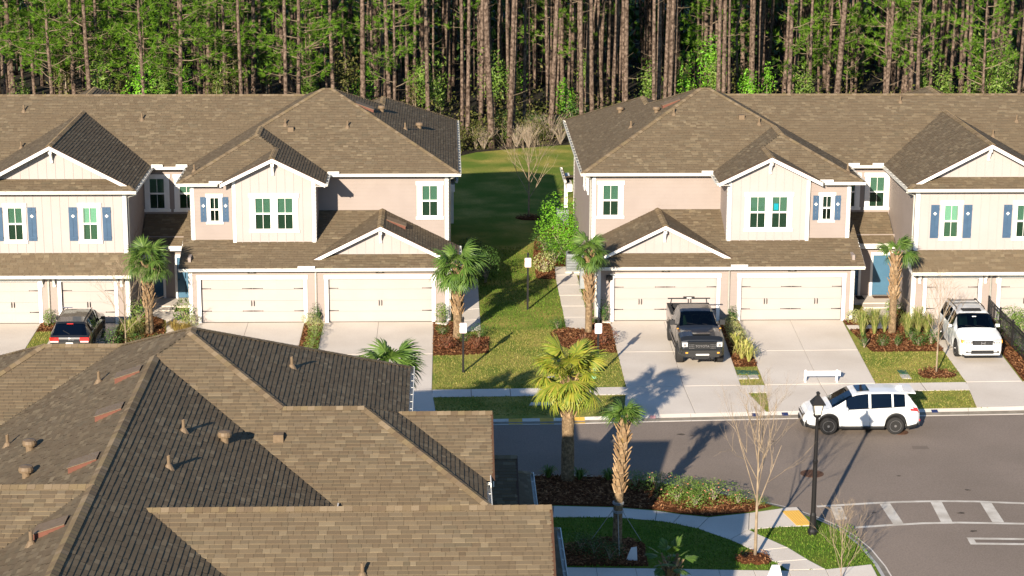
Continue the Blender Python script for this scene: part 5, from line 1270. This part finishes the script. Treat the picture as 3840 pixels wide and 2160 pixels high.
bare('reddish leafless shrub tree against the dark wall of the door recess, left row', -14.9,98.2,3.6,7,'twig_red',.5,.1,.04,5,up=1.0)
bare('leafless twiggy bush at the bottom edge near the curved kerb', 12.9,63.9,2.6,8,'twig_pale',.5,.05,.03,5,up=1.0)
# --- planting beds (label names the spot)
sh = shrub
sh('shrub','large bright green bush, rearmost of the hedge at the end wall of number 52',6.3,112.6,1.25,'big','leaf_bright',.95)
sh('shrub','bright green bush, middle of the hedge at the end wall of number 52',6.45,110.0,1.12,'big','leaf_bright',.9)
sh('shrub','bright green bush, foremost of the hedge at the end wall, over the footpath',6.6,108.4,.8,'big','leaf_bright',.85)
sh('shrub','dark green bush left of the bright hedge, at the lawn edge',5.45,110.8,.75,'big','leaf_dark',.85)
sh('shrub','dark green bush between the bright hedge and the pale bush',5.85,108.2,.7,'big','leaf_dark',.85)
sh('shrub','pale cream and green bush by the bend of the footpath',5.2,106.1,.6,'ball','leaf_var',1.05)
sh('shrub','dark rounded bush in the shade at the end wall of number 58',2.1,104.0,.95,'big','leaf_dark',.95)
sh('shrub','second dark bush further back in the shade of number 58',1.4,107.0,.9,'big','leaf_dark',.9)
sh('shrub','small dark bush on the lawn side of the footpath of number 52',5.3,95.1,.42,'round','leaf_dark',.75)
sh('shrub','reddish brown clipped bush beside the driveway of number 52',7.25,92.2,.62,'ball','leaf_red',.85,stem='twig_red')
sh('shrub','low rusty bush left of the sign post at number 52',6.35,91.9,.55,'low','leaf_red',1,stem='twig_red')
sh('shrub','dark upright bush against the left door post of garage 52',7.52,96.0,.5,'tall','leaf_dark',1.1)
sh('shrub','thin upright green bush at the right door post of garage 58',-.1,96.0,.55,'tall','leaf_mid',.95)
sh('shrub','dark green bush by the step of the number 58 driveway',-.08,94.2,.36,'round','leaf_dark',.75)
sh('shrub','small dark bush right of the palm trunk at number 58',.95,92.9,.36,'round','leaf_dark',.75)
sh('shrub','dark bush at the right end of the number 58 bed, by the footpath',1.62,93.6,.42,'round','leaf_dark',.85)
sh('shrub','low wine-red bush at the left of the number 58 bed',.1,91.7,.6,'low','leaf_red',.9,stem='twig_red')
sh('shrub','low wine-red bush at the right of the number 58 bed',1.45,91.7,.55,'low','leaf_red',.9,stem='twig_red')
for i,(y,r_,dx) in enumerate(((96.1,.4,-.2),(95.0,.42,.1),(93.8,.4,.16),(92.6,.36,.12),(91.4,.38,.1))):
    sh('shrub',['round pale mound shrub nearest the doors, between garages 62 and 58','second pale mound from the doors, between garages 62 and 58','middle mound shrub of the strip between garages 62 and 58','fourth mound shrub from the doors, between garages 62 and 58','yellow-green mound nearest the roof edge in the strip between 62 and 58'][i],-6.1+dx,y,r_,'ball','leaf_var' if i < 2 else 'leaf_mid',.8)
sh('shrub','thin dark twiggy bush at the downpipe between garages 62 and 58',-5.95,96.2,.5,'tall','leaf_dark',.9)
sh('shrub','thin dark bush at the downpipe between garages 52 and 48',13.68,96.1,.5,'tall','leaf_dark',.75)
for i,(y,r_) in enumerate(((95.0,.4),(94.1,.4),(93.0,.44),(92.2,.4))):
    sh('shrub',['pale mound beside the pickup, nearest the doors of garages 52 and 48','pale mound beside the pickup, second from the doors','pale mound beside the pickup, third from the doors','fourth pale mound, beside the yellow striped plants between 52 and 48'][i],13.45,y,r_,'ball','leaf_var',.85)
for i,(x,y) in enumerate(((13.2,91.4),(13.5,90.5),(13.25,89.8),(13.5,89.4))):
    sh('flax_plant',['striped yellow-green strap plant next to the pale mounds','striped strap plant, second from the pale mounds, on the driveway 48 side','striped strap plant on the pickup side, third from the pale mounds','striped strap plant nearest the green meter lids'][i],x,y,.5,'flax','flax',1.05,cat='plant')
sh('shrub','light green bush at the right door post of garage 48',19.5,95.9,.5,'round','leaf_var',.75)
for i,(x,y,r_,hz) in enumerate(((19.35,93.4,.75,1.15),(19.98,93.8,.72,1.1),(20.52,94.1,.58,1.0),(21.4,93.2,.75,1.05),(21.95,93.5,.82,1.1),(22.35,93.4,.7,1.0))):
    sh('grass_clump','tall feathery grass clump, '+['first from the driveway of number 48','second from the driveway of number 48','just left of the palm trunk by the blue door','just right of the palm trunk by the blue door','second right of the palm by the blue door','nearest the white SUV'][i],x,y,r_,'tuft','grass_tuft',hz,cat='ornamental grass')
for i,(x,y,r_,k) in enumerate(((19.08,91.6,.42,'tall'),(19.95,91.8,.34,'round'),(20.62,91.8,.36,'tall'),(21.5,92.8,.36,'round'),(21.6,91.8,.38,'round'),(22.25,92.1,.45,'round'))):
    sh('shrub','small dark bush by the blue door, '+['at the corner next to driveway 48','just left of the palm base','just right of the palm base','under the feathery grass right of the palm','foremost one right of the palm','nearest the leafless tree and the SUV'][i],x,y,r_,k,'leaf_dark',.9)
sh('shrub','yellow-green bush behind the palm, at the blue door path',21.6,97.3,.5,'round','leaf_mid',.9)
sh('shrub','glossy yellow-green bush beside the left door recess, at garage 62',-12.25,96.6,.62,'ball','leaf_mid',1.1)
sh('shrub','white flecked bush at the left door post of garage 62',-11.85,95.8,.42,'round','leaf_var',.8)
sh('grass_clump','tan grass mound left of the white flecked bush',-12.5,95.0,.55,'mound','grass_tan',.8,cat='ornamental grass')
sh('grass_clump','tan grass mound nearest the roof peak, below garage 62',-12.1,94.6,.5,'mound','grass_tan',.8,cat='ornamental grass')
sh('grass_clump','green and tan grass mound under the leafless tree, left row',-14.45,94.0,.85,'mound','grass_tuft',.85,cat='ornamental grass')
sh('shrub','dark green bush at the driveway beside the dark SUV',-15.0,92.1,.55,'round','leaf_dark',.9)
sh('shrub','dark green bush right of the whitish trunk, left row',-13.9,92.0,.5,'round','leaf_dark',.75)
sh('shrub','dark low bush at the foot of the bushy palm',-13.0,92.3,.45,'round','leaf_dark',.7)
sh('shrub','yellow-green bush behind the bushy palm, left row',-14.35,96.3,.6,'round','leaf_mid',1.0)
sh('shrub','yellowish bush at the downpipe between the far left garages',-18.55,95.9,.45,'tall','leaf_mid',.95)
sh('shrub','tall leafy bush behind the black fence, nearer the garage',26.55,94.2,.75,'wild','leaf_mid',1.0)
sh('shrub','tall leafy bush behind the black fence, nearer the viewer',26.5,92.4,.8,'wild','leaf_mid',1.1)
sh('shrub','dark creeper bush along the foot of the black fence',26.3,90.3,.65,'wild','leaf_dark',.8)
sh('flax_plant','yellow palm-like leaves poking in at the right edge by the fence',26.75,90.9,.62,'flax','palm_leaf_yellow',1.0,cat='plant')
for i in range(6): sh('shrub','low ground-cover plant between footpath and the side of garage 52',7.1,96.0+1.45*i,.32,'low','leaf_mid',.9,group='ground cover along the footpath of number 52')
for i,(x,y,r_) in enumerate(((7.75,72.8,.62),(8.35,71.5,.66),(8.95,70.95,.6),(9.7,71.6,.75),(8.8,72.4,.6),(10.55,71.3,.45),(7.0,73.2,.55),(9.3,72.2,.5),(11.3,71.1,.32))):
    t = sh('rose_bush','low rose bush on the corner bed, '+['half in shade below the palm shadow','at the sidewalk edge where the sun begins','at the point where the two walks meet','largest, in the middle of the sunny part','at the kerb, left of the largest one','near the tall leafless tree','wholly in shade, leftmost of the row','between the largest one and the kerb','smallest, at the narrow right tip of the bed'][i],x,y,r_,'wild','leaf_mid',.62,cat='rose bush',z=.05)
    fl = MB(); r_2 = random.Random(i)
    for _ in range(9 if i < 6 else 3):
        a = r_2.random()*6.28; k = r_2.uniform(.2,.9); p = Vector((k*math.cos(a),k*math.sin(a),1.5*r_2.uniform(.6,1))); l = .05
        for m in range(3): d = Vector((math.cos(m*1.05),math.sin(m*1.05),.4))*l; e = Vector((-d.y,d.x,.02)); fl.add([tuple(p-d),tuple(p+e),tuple(p+d),tuple(p-e)],[(0,1,2,3)])
    fl.build('flowers','flower',t,local=True)
for i,(x,y) in enumerate(((5.0,73.9),(6.05,73.8),(3.85,74.1))):
    sh('cycad','low spiky palm-like plant by the near kerb, '+['just right of the tallest palm','second right of the tallest palm','just left of the tallest palm'][i],x,y,.42,'flax','palm_leaf',.75,cat='plant',z=.05)
for i,(x,y) in enumerate(((5.0,66.4),(5.5,65.9),(4.6,66.8))):
    sh('shrub','dark low bush in the shaded bed by the guyed palm, '+['middle one','nearest the bottom walk','furthest from the bottom walk'][i],x,y,.45,'wild','leaf_dark',.8,z=.05)

# --- the pine wood
NT = {}
def pine_meshes(seed, h, crown0, nbr, low=0, r0=.17):
    r = random.Random(seed); tq, bq, nq = MB(), MB(), MB(); k = 16; wx, wy = r.uniform(-.35,.35), r.uniform(-.35,.35)
    ax = lambda u: Vector((wx*math.sin(u*2.6), wy*math.sin(u*2.2), h*u))
    tq.tube([ax(i/k) for i in range(k+1)], [r0*(1.25 if i == 0 else 1)*(1-.72*i/k) for i in range(k+1)], 8)
    def tuftn(p, d, s):
        for _ in range(16):
            v = (d+Vector((r.gauss(0,.55),r.gauss(0,.55),r.gauss(0,.55)+.15))).normalized(); l = s*r.uniform(.65,1.1); w = v.cross(Vector((r.gauss(0,1),r.gauss(0,1),r.gauss(0,1)))).normalized()*.022
            nq.add([tuple(p+w),tuple(p-w),tuple(p+v*l)],[(0,1,2)])
    def branch(u, L, live, droop):
        p = ax(u); a = r.random()*6.28; d = Vector((math.cos(a),math.sin(a),r.uniform(-.1,.45))); d.normalize(); pts = [p]; rad = [.035*L/2.5]
        for i in range(1,5): pts.append(pts[-1]+(d+Vector((r.gauss(0,.12),r.gauss(0,.12),r.gauss(0,.08)+(.1*i-.25*droop)))).normalized()*L/4); rad.append(.035*L/2.5*(1-.2*i))
        bq.tube(pts, rad, 4, cap=False)
        if live:
            for i in range(int(5+L*2.2)):
                t_ = r.uniform(.35,1.05); j = min(int(t_*4),3); q0 = pts[j]+(pts[j+1]-pts[j])*(t_*4-j); off = Vector((r.gauss(0,.22),r.gauss(0,.22),r.gauss(0,.15)))*L*.5
                if off.length > .25: bq.tube([q0,q0+off],[.01,.006],3,cap=False)
                tuftn(q0+off, ((pts[-1]-pts[0]).normalized()+off.normalized()*.5), .42)
    for i in range(nbr): branch(crown0+(.985-crown0)*(i+r.random())/nbr, (1-((i+.5)/nbr)**2*.75)*r.uniform(1.6,3.0), True, .2)
    for i in range(8): branch(r.uniform(.12,max(.2,crown0)), r.uniform(.4,1.5), False, r.random())
    for i in range(low): branch(r.uniform(.2,.5), r.uniform(1.2,2.6), True, .5)
    return (mesh_only(tq,'trunk','pine_bark',True), mesh_only(bq,'branches','pine_branch'), mesh_only(nq,'crown','needles'))
TALL = [pine_meshes(s,21+s%3,.62,26,0,.17+.015*(s%3)) for s in range(4)]
SOME = [pine_meshes(20+s,20+s%3,.55,26,5,.16) for s in range(3)]
LOWB = [pine_meshes(40+s,17+s%4,.24,40,3,.15) for s in range(4)]
YOUNG = [pine_meshes(60+s,8.5+s,.3,26,0,.08) for s in range(2)]
def edge_y(x):
    for (a, ya), (b_, yb) in zip(edge, edge[1:]):
        if a <= x <= b_: return ya+(yb-ya)*(x-a)/(b_-a)
    return 140
def pine(kinds, x, y, label, group, s=1.0):
    tr, br, cr = rnd.choice(kinds); t = thing('pine_tree', label, 'pine tree', (x,y,0), rnd.random()*6.28, group, (s*rnd.uniform(.8,1.2),)*2+(s,))
    share('trunk', tr, t); share('branches', br, t)['kind'] = 'stuff'; share('crown', cr, t); return t
placed = []
def free(x, y, d): return all((x-a)**2+(y-b_)**2 > d*d for a, b_ in placed[-400:])
G1, G2, G3 = 'slender pines of the wood', 'low branched pines of the wood', 'young pines of the wood'
L1 = 'slender straight pine with a bare trunk in the wood behind the townhouses'
L2 = 'pine with green needle branches low on its trunk in the wood'
L3 = 'young pine with needles down its thin stem in the wood'
# the trunks that stand out at the front of the gap
for x, y, s in ((3.3,141.6,1.1),(4.5,142.3,1.15),(4.75,143.5,.9),(5.6,145,.95),(2.6,146,1.0),(7.4,144.5,.95),(9.6,144.3,1.0),(10.0,146.2,.9),(10.4,145.0,1.05),(12.6,143.8,1.0),(-1.0,142,1.1),(1.3,144,1.0),(15.0,145,1.05),(15.4,145.3,.95),(15.7,145.0,1.1),(16.1,145.6,.9),(19.3,146,1.0),(19.7,146.3,1.1),(20.2,147,.9),(27.5,146,1.1),(31.2,146.5,1.15),(33.2,147,1.0)):
    pine(TALL, x, y, L1, G1, s); placed.append((x,y))
n = len(placed); tries = 0
while n < 288 and tries < 9000:
    tries += 1
    y0 = rnd.random()**1.25*48; x = rnd.uniform(-47,58); y = edge_y(x)+1.2+y0
    if abs(x-.033*y) > .262*y+3 or not free(x, y, 1.25 if y0 < 8 else 1.5): continue
    if y0 < 5 and 0 < x < 22 and rnd.random() < .5: continue
    lowp = .62 if x < -3 else (.10 if x < 26 else .3); k = rnd.random()
    if k < lowp and y0 < 22: pine(LOWB if rnd.random() < .75 else SOME, x, y, L2, G2, rnd.uniform(.85,1.1))
    elif k > .95 and y0 < 15: pine(YOUNG, x, y, L3, G3, rnd.uniform(.85,1.25))
    else: pine(TALL if rnd.random() < (.6 if x > 0 else .35) else SOME, x, y, L1, G1, rnd.uniform(.9,1.15))
    placed.append((x,y)); n += 1
# the rest of the wood reads as one dark mass
tq, nq = MB(), MB(); r_ = random.Random(77)
for _ in range(520):
    y = r_.uniform(150,215); x = r_.uniform(-.30*y,.34*y); rad = r_.uniform(.09,.2); h = r_.uniform(13,20)
    tq.tube([(x,y,0),(x+r_.uniform(-.5,.5),y,h*.5),(x+r_.uniform(-.9,.9),y,h)],[rad,rad*.8,rad*.4],6,cap=False)
stuff(tag(tq.build('distant_trunks','pine_bark',smooth=True),'mass of thin trunks deep in the pine wood',None))
for _ in range(26000):
    y = r_.uniform(176,222) if r_.random() < .72 else r_.uniform(150,180); x = r_.uniform(-.32*y,.36*y); z = abs(r_.gauss(0,4.5)) if y > 176 else r_.uniform(12,20); s = r_.uniform(.25,.6)
    a = Vector((r_.gauss(0,1),r_.gauss(0,1),r_.gauss(0,1))).normalized()*s; b_ = a.cross(Vector((r_.gauss(0,1),r_.gauss(0,1),r_.gauss(0,1)))).normalized()*s*.6
    p = Vector((x,y,z)); nq.add([tuple(p-a),tuple(p+b_),tuple(p+a),tuple(p-b_)],[(0,1,2,3)])
stuff(tag(nq.build('distant_foliage','leaf_dark'),'dark foliage closing off the back of the wood',None))
uq = MB()
for _ in range(30000):
    x = r_.uniform(-46,58); e = edge_y(x); k = r_.random(); y = e+.3+abs(r_.gauss(0,9)); cl = .5+.5*math.sin(x*.9+1.3*math.sin(y*.45))*math.sin(y*.7+x*.23)
    z = abs(r_.gauss(0,.55+1.5*cl)); s = r_.uniform(.05,.16)
    if -3 > x and z > 1.5 and r_.random() < .6: continue
    a = Vector((r_.gauss(0,1),r_.gauss(0,1),r_.gauss(0,1))).normalized()*s; b_ = a.cross(Vector((r_.gauss(0,1),r_.gauss(0,1),r_.gauss(0,1)))).normalized()*s*.55
    p = Vector((x,y,z)); uq.add([tuple(p-a),tuple(p+b_),tuple(p+a),tuple(p-b_)],[(0,1,2,3)])
stuff(tag(uq.build('undergrowth','leaf_olive'),'tangled olive undergrowth along the edge of the wood',None))
LE = 'leafy wild bush at the edge of the pine wood'
for i in range(64):
    x = rnd.uniform(-6,24) if i < 46 else rnd.uniform(24,44); y = edge_y(x)+rnd.uniform(.3,7.5)*(1 if i%3 else .4); r0 = rnd.uniform(.6,1.35)
    t = shrub('wild_shrub', LE, x, y, r0, 'wild', rnd.choice(('leaf_olive','leaf_olive','leaf_mid','leaf_dark')), rnd.uniform(.8,1.4), 'wild bushes along the wood edge', 0, 'shrub')
LS = 'thin leafy sapling among the pine trunks'
SAP = []
for s in range(3):
    q = MB(); q.tube([(0,0,0),(.1,.05,2),(.0,.1,4.6)],[.035,.028,.01],5); l = leafy(200+s,650,.2,.8,.8,1.7,.2,.8,zc=3.4); SAP.append((mesh_only(q,'trunk','twig'), mesh_only(l,'crown',('leaf_mid','leaf_olive','leaf_bright')[s])))
for i in range(42):
    x = rnd.uniform(-34,42); y = edge_y(x)+rnd.uniform(1.5,14); t = thing('sapling', LS, 'sapling', (x,y,0), rnd.random()*6.28, 'saplings in the wood', rnd.uniform(.7,1.35)); k = SAP[i%3 if i%5 else 0]; share('trunk',k[0],t); share('crown',k[1],t)
LB = 'leafless grey bramble at the foot of the wood'
BR = mesh_only(stems(91,46,1.5,1.1,.012),'stem','twig')
for i in range(26):
    x = rnd.uniform(-2,14) if i < 18 else rnd.uniform(14,34); t = thing('bramble', LB, 'bramble', (x,edge_y(x)+rnd.uniform(-.2,3),0), rnd.random()*6.28, 'brambles at the wood edge', rnd.uniform(.6,1.3)); share('stem',BR,t)
# ------------------------------------------------------------------ street furniture and small things
def street_lamp():
    x, y = 12.72, 68.25; t = thing('street_lamp','black lamp post with a white lantern on the corner lawn','street lamp',(x,y,0))
    b = MB(); b.lathe([(.17,0),(.17,.12),(.13,.2),(.11,.7),(.085,.8),(.075,2.6),(.085,2.62),(.085,2.7),(.07,2.72),(.055,4.25)],(x,y,0),14); b.build('post','black_iron',t,smooth=False)
    b = MB(); b.lathe([(.06,4.22),(.12,4.26),(.14,4.32),(.13,4.36)],(x,y,0),8); b.build('collar','black_iron',t)
    b = MB(); n = 4; r0, r1, z0, z1 = .155, .235, 4.36, 4.72; P0 = [(x+r0*math.cos(k*math.pi/2+.785),y+r0*math.sin(k*math.pi/2+.785),z0) for k in range(4)]; P1 = [(x+r1*math.cos(k*math.pi/2+.785),y+r1*math.sin(k*math.pi/2+.785),z1) for k in range(4)]
    b.hexa(P0+P1); lan = b.build('lantern','lamp_glass',t)
    b = MB()
    for p, q in zip(P0,P1): b.tube([p,q],.014,4)
    b.build('lantern_frame','black_iron',lan)
    b = MB(); sq = lambda r, z: [(x+r*math.cos(k*math.pi/2+.785),y+r*math.sin(k*math.pi/2+.785),z) for k in range(4)]
    b.hexa(sq(.33,4.72)+sq(.33,4.76)); b.hexa(sq(.33,4.76)+sq(.09,5.0)); b.hexa(sq(.07,5.0)+sq(.07,5.1)); b.hexa(sq(.1,5.1)+sq(.03,5.16)); b.build('lamp_roof','black_iron',t)
street_lamp()
def no_parking(x, y, h, label, tilt=0.0):
    t = thing('parking_sign', label, 'sign', (x,y,0), 0, 'no parking signs')
    b = MB(); b.box(x-.045,x+.045,y-.045,y+.045,0,h); b.lathe([(.05,h),(.06,h+.03),(.035,h+.09),(0,h+.12)],(x,y,0),8); b.build('post','black_iron',t)
    b = MB(); w, z0, z1 = .155, h-.62, h-.16; c = .03
    pts = [(-w+c,z0),(w-c,z0),(w,z0+c),(w,z1-c),(w-c,z1),(-w+c,z1),(-w,z1-c),(-w,z0+c)]; n = 8
    b.add([(x+a,y-.058,z) for a,z in pts]+[(x+a,y-.05,z) for a,z in pts],[tuple(range(n)),tuple(reversed(range(n,2*n)))]+[((i+1)%n,i,n+i,n+(i+1)%n) for i in range(n)])
    pl = b.build('sign_plate','sign_white',t)
    b = MB()
    for a0,a1,q0,q1 in ((-w+.012,w-.012,z0+.012,z0+.02),(-w+.012,w-.012,z1-.02,z1-.012),(-w+.012,-w+.02,z0+.02,z1-.02),(w-.02,w-.012,z0+.02,z1-.02)): b.box(x+a0,x+a1,y-.061,y-.0585,q0,q1)
    b.build('sign_border','sign_red',pl)
    for s, size, z, m in (('NO',.1,z1-.085,'sign_red'),('PARKING',.074,z1-.175,'sign_red'),('FIRE LANE',.05,z1-.255,'print_grey')):
        text_mesh(s,size,m,pl,'lettering',Matrix.Translation(Vector((x,y-.0595,z))-Vector((x,y,0)))@Matrix.Rotation(R(90),4,'X'),ext=.001)
    b = MB()
    for z, ws in ((z1-.31,((-.05,-.03),(0,.06))),(z1-.385,((-.1,-.06),(-.04,.1)))):
        for a0,a1 in ws: b.box(x+a0,x+a1,y-.0605,y-.0585,z-.008,z+.008)
    b.build('small_print','print_grey',pl)
no_parking(.82,88.05,2.42,'no parking sign on the lawn beside the number 58 driveway')
no_parking(6.64,87.4,2.55,'no parking sign beside the number 52 driveway and the pale green box')
no_parking(4.05,98.7,2.75,'no parking sign furthest back, alone on the lawn between the rows')
# for-sale style board on two legs
t = thing('advert_board','low white advertising board on legs standing on the driveway of number 48','advert board',(16.2,86.35,.02))
b = MB(); b.box(15.45,17.02,86.33,86.36,.28,.5); pl = b.build('board','sign_white',t)
for x in (15.47,16.83):
    b = MB(); b.hexa([(x,86.24,.02),(x+.06,86.24,.02),(x+.06,86.28,.02),(x,86.28,.02),(x,86.3,.56),(x+.06,86.3,.56),(x+.06,86.33,.56),(x,86.33,.56)]); b.hexa([(x,86.46,.02),(x+.06,86.46,.02),(x+.06,86.5,.02),(x,86.5,.02),(x,86.36,.54),(x+.06,86.36,.54),(x+.06,86.39,.54),(x,86.39,.54)]); b.build('leg','sign_white',t)
text_mesh('P',.1,'print_orange',pl,'lettering',Matrix.Translation(Vector((15.93,86.328,.385))-Vector((16.2,86.35,.02)))@Matrix.Rotation(R(90),4,'X'),ext=.001)
text_mesh('rovidence Homes',.085,'print_grey',pl,'lettering',Matrix.Translation(Vector((15.965,86.328,.38))-Vector((16.2,86.35,.02)))@Matrix.Rotation(R(90),4,'X'),align='LEFT',ext=.001)
# utility boxes and lids
t = thing('utility_pedestal','pale green utility pedestal at the foot of the sign near number 52','utility box',(6.42,87.15,0))
b = MB(); b.hexa([(6.28,87.02,0),(6.56,87.02,0),(6.56,87.28,0),(6.28,87.28,0),(6.29,87.03,.42),(6.55,87.03,.42),(6.55,87.27,.42),(6.29,87.27,.42)]); b.build('base','box_green',t)
b = MB(); b.hexa([(6.27,87.01,.42),(6.57,87.01,.42),(6.57,87.29,.42),(6.27,87.29,.42),(6.31,87.06,.62),(6.53,87.06,.62),(6.53,87.24,.62),(6.31,87.24,.62)]); b.build('cap','box_green',t)
def meter(x, y, mat, label, w=.2, d=.26):
    t = thing('meter_box', label, 'meter lid', (x,y,0), 0, 'meter box lids')
    b = MB(); b.box(x-w-.03,x+w+.03,y-d-.03,y+d+.03,-.05,.02); b.build('rim',mat,t)
    b = MB(); b.box(x-w,x+w,y-d,y+d,.02,.034); l = b.build('lid',mat,t)
    b = MB(); b.box(x-.06,x+.02,y+.03,y+.07,.035,.038); b.build('slot','plastic_black',l)
meter(12.99,87.86,'lid_green','green meter lid between driveways 52 and 48, pickup side'); meter(13.45,87.79,'lid_green','green meter lid between driveways 52 and 48, on the side of 48')
meter(12.9,87.08,'lid_grey','pale meter lid between driveways 52 and 48, pickup side',.19,.24); meter(13.38,87.12,'lid_grey','pale meter lid between driveways 52 and 48, on the side of 48',.19,.24)
meter(20.03,87.72,'lid_green','green meter lid on the lawn left of the leafless tree by the SUV',.17,.28); meter(20.0,87.05,'lid_grey','pale meter lid just in front of the green one, near the SUV',.17,.28)
meter(4.62,87.2,'lid_grey','pale flat lid alone on the lawn below the wide yellow-green palm',.16,.2)
q = MB(); q.prism([(3.5,83.2),(4.9,83.25),(4.85,83.62),(3.6,83.6)],-.05,.03); tag(q.build('drain_slab','concrete_light'),'flat concrete slab in the shaded grass by the far kerb','slab')
q = MB(); q.prism([(-.42,95.95),(.12,95.72),(.2,95.95),(-.3,96.2)],.05,.11); tag(q.build('splash_block','concrete_light'),'pale splash block under the downpipe at garage 58','splash block')
q = MB(); q.prism([(7.45,96.0),(7.86,95.85),(7.8,96.15),(7.5,96.3)],.05,.12); tag(q.build('splash_block','concrete_light'),'pale splash block at the left post of garage 52, by the wine-red bush','splash block')
# black fence by the white SUV
t = thing('metal_fence','black metal picket fence running along the drive beside the white SUV','fence',(25.82,91.5,0))
fx = 25.82
for i in range(5):
    y = 87.2+2.17*i; b = MB(); b.box(fx-.035,fx+.035,y-.035,y+.035,0,1.3); b.hexa([(fx-.05,y-.05,1.3),(fx+.05,y-.05,1.3),(fx+.05,y+.05,1.3),(fx-.05,y+.05,1.3),(fx-.01,y-.01,1.36),(fx+.01,y-.01,1.36),(fx+.01,y+.01,1.36),(fx-.01,y+.01,1.36)]); b.build('fence_post','black_iron',t)
for z in (.12,1.02,1.2): b = MB(); b.box(fx-.016,fx+.016,87.2,95.88,z-.018,z+.018); b.build('rail','black_iron',t)
k = 0; y = 87.32
while y < 95.8:
    b = MB(); b.box(fx-.009,fx+.009,y-.009,y+.009,.06,1.2); b.build('picket','black_iron',t); y += .115
# doormats
for x0,x1,y0,y1,m,l in ((20.4,20.75,100.0,100.7,'mat_black','black doormat in the shade of the right door recess'),(21.25,22.1,100.2,100.68,'mat_brown','brown doormat in front of the blue door of the right row')):
    q = MB(); q.box(x0,x1,y0,y1,.1,.125); tag(q.build('doormat',m),l,'doormat')
# air conditioner at the end wall of 52
t = thing('air_conditioner','grey air conditioner standing by the end wall of number 52','air conditioner',(6.75,106.4,0))
b = MB(); b.box(6.3,7.15,105.95,106.85,0,.1); b.build('pad','concrete',t)
b = MB(); b.box(6.36,7.08,106.02,106.78,.1,1.0); body = b.build('casing','ac_grey',t)
for i in range(9): b = MB(); b.box(6.37,7.07,106.0,106.018,.18+.085*i,.2+.085*i); b.build('louvre','plastic_black',body)
b = MB(); b.lathe([(.3,1.0),(.3,1.03),(.05,1.05)],(6.72,106.4,0),16); b.build('fan_guard','plastic_black',t)
t = thing('air_conditioner','second grey air conditioner further back along the end wall of number 52','air conditioner',(6.8,117.5,0))
b = MB(); b.box(6.45,7.1,117.1,117.9,0,.95); b.build('casing','ac_grey',t); b = MB(); b.lathe([(.28,.95),(.28,.98),(.05,1.0)],(6.78,117.5,0),16); b.build('fan_guard','plastic_black',t)
q = MB(); q.box(6.78,7.0,101.6,102.2,.3,1.2); q.box(6.84,7.02,101.75,102.05,1.2,1.9); tag(q.build('meter_cabinet','ac_grey'),'grey electric meter cabinet on the end wall of number 52, behind the slim palm','meter cabinet')
# folded board at the bottom edge, white sheet and log in the beds
t = thing('sandwich_board','white folding board at the bottom edge beside the mulch ring','sandwich board',(10.7,63.6,.02))
for s in (1,-1):
    b = MB(); b.hexa([(10.42,63.6+s*.3,.02),(10.98,63.6+s*.3,.02),(10.98,63.6+s*.27,.02),(10.42,63.6+s*.27,.02),(10.58,63.6+s*.04,.72),(10.82,63.6+s*.04,.72),(10.82,63.6+s*.01,.72),(10.58,63.6+s*.01,.72)]); b.build('panel','white_plastic',t)
t = MB(); t.hexa([(6.05,65.85,.05),(6.4,65.75,.05),(6.42,65.8,.05),(6.08,65.92,.05),(6.2,65.8,.5),(6.38,65.75,.55),(6.39,65.78,.55),(6.21,65.83,.5)]); tag(t.build('plastic_sheet','white_plastic'),'white plastic sheet caught in the shaded bed at the bottom','plastic sheet')
t = MB(); t.tube([(6.45,73.5,.1),(6.75,73.42,.12),(6.95,73.3,.1)],[.1,.11,.09],8); tag(t.build('clay_pot','clay',smooth=True),'rust coloured object lying in the shaded bed beside the thin palm trunk','pot')
# motorbike wheel and bin beside the dark SUV
t = thing('scooter','small dark scooter parked in front of the dark SUV by the garage post','scooter',(-17.55,95.6,.02))
for y in (95.15,96.1):
    b = MB(); b.lathe([(.15,-.05),(.24,-.05),(.26,0),(.24,.05),(.15,.05)],(-17.6,y,.28),16,'x'); b.build('wheel','tyre',t)
b = MB(); b.hexa([(-17.7,95.3,.3),(-17.5,95.3,.3),(-17.5,95.95,.3),(-17.7,95.95,.3),(-17.68,95.4,.62),(-17.52,95.4,.62),(-17.52,95.8,.66),(-17.68,95.8,.66)]); b.build('body','paint_black',t)
b = MB(); b.tube([(-17.6,95.95,.5),(-17.6,95.85,.95)],.025,6); b.tube([(-17.85,95.82,.97),(-17.35,95.82,.97)],.02,6); b.build('handlebar','chrome',t)
b = MB(); b.box(-17.7,-17.5,95.35,95.75,.64,.74); b.build('seat','plastic_black',t)
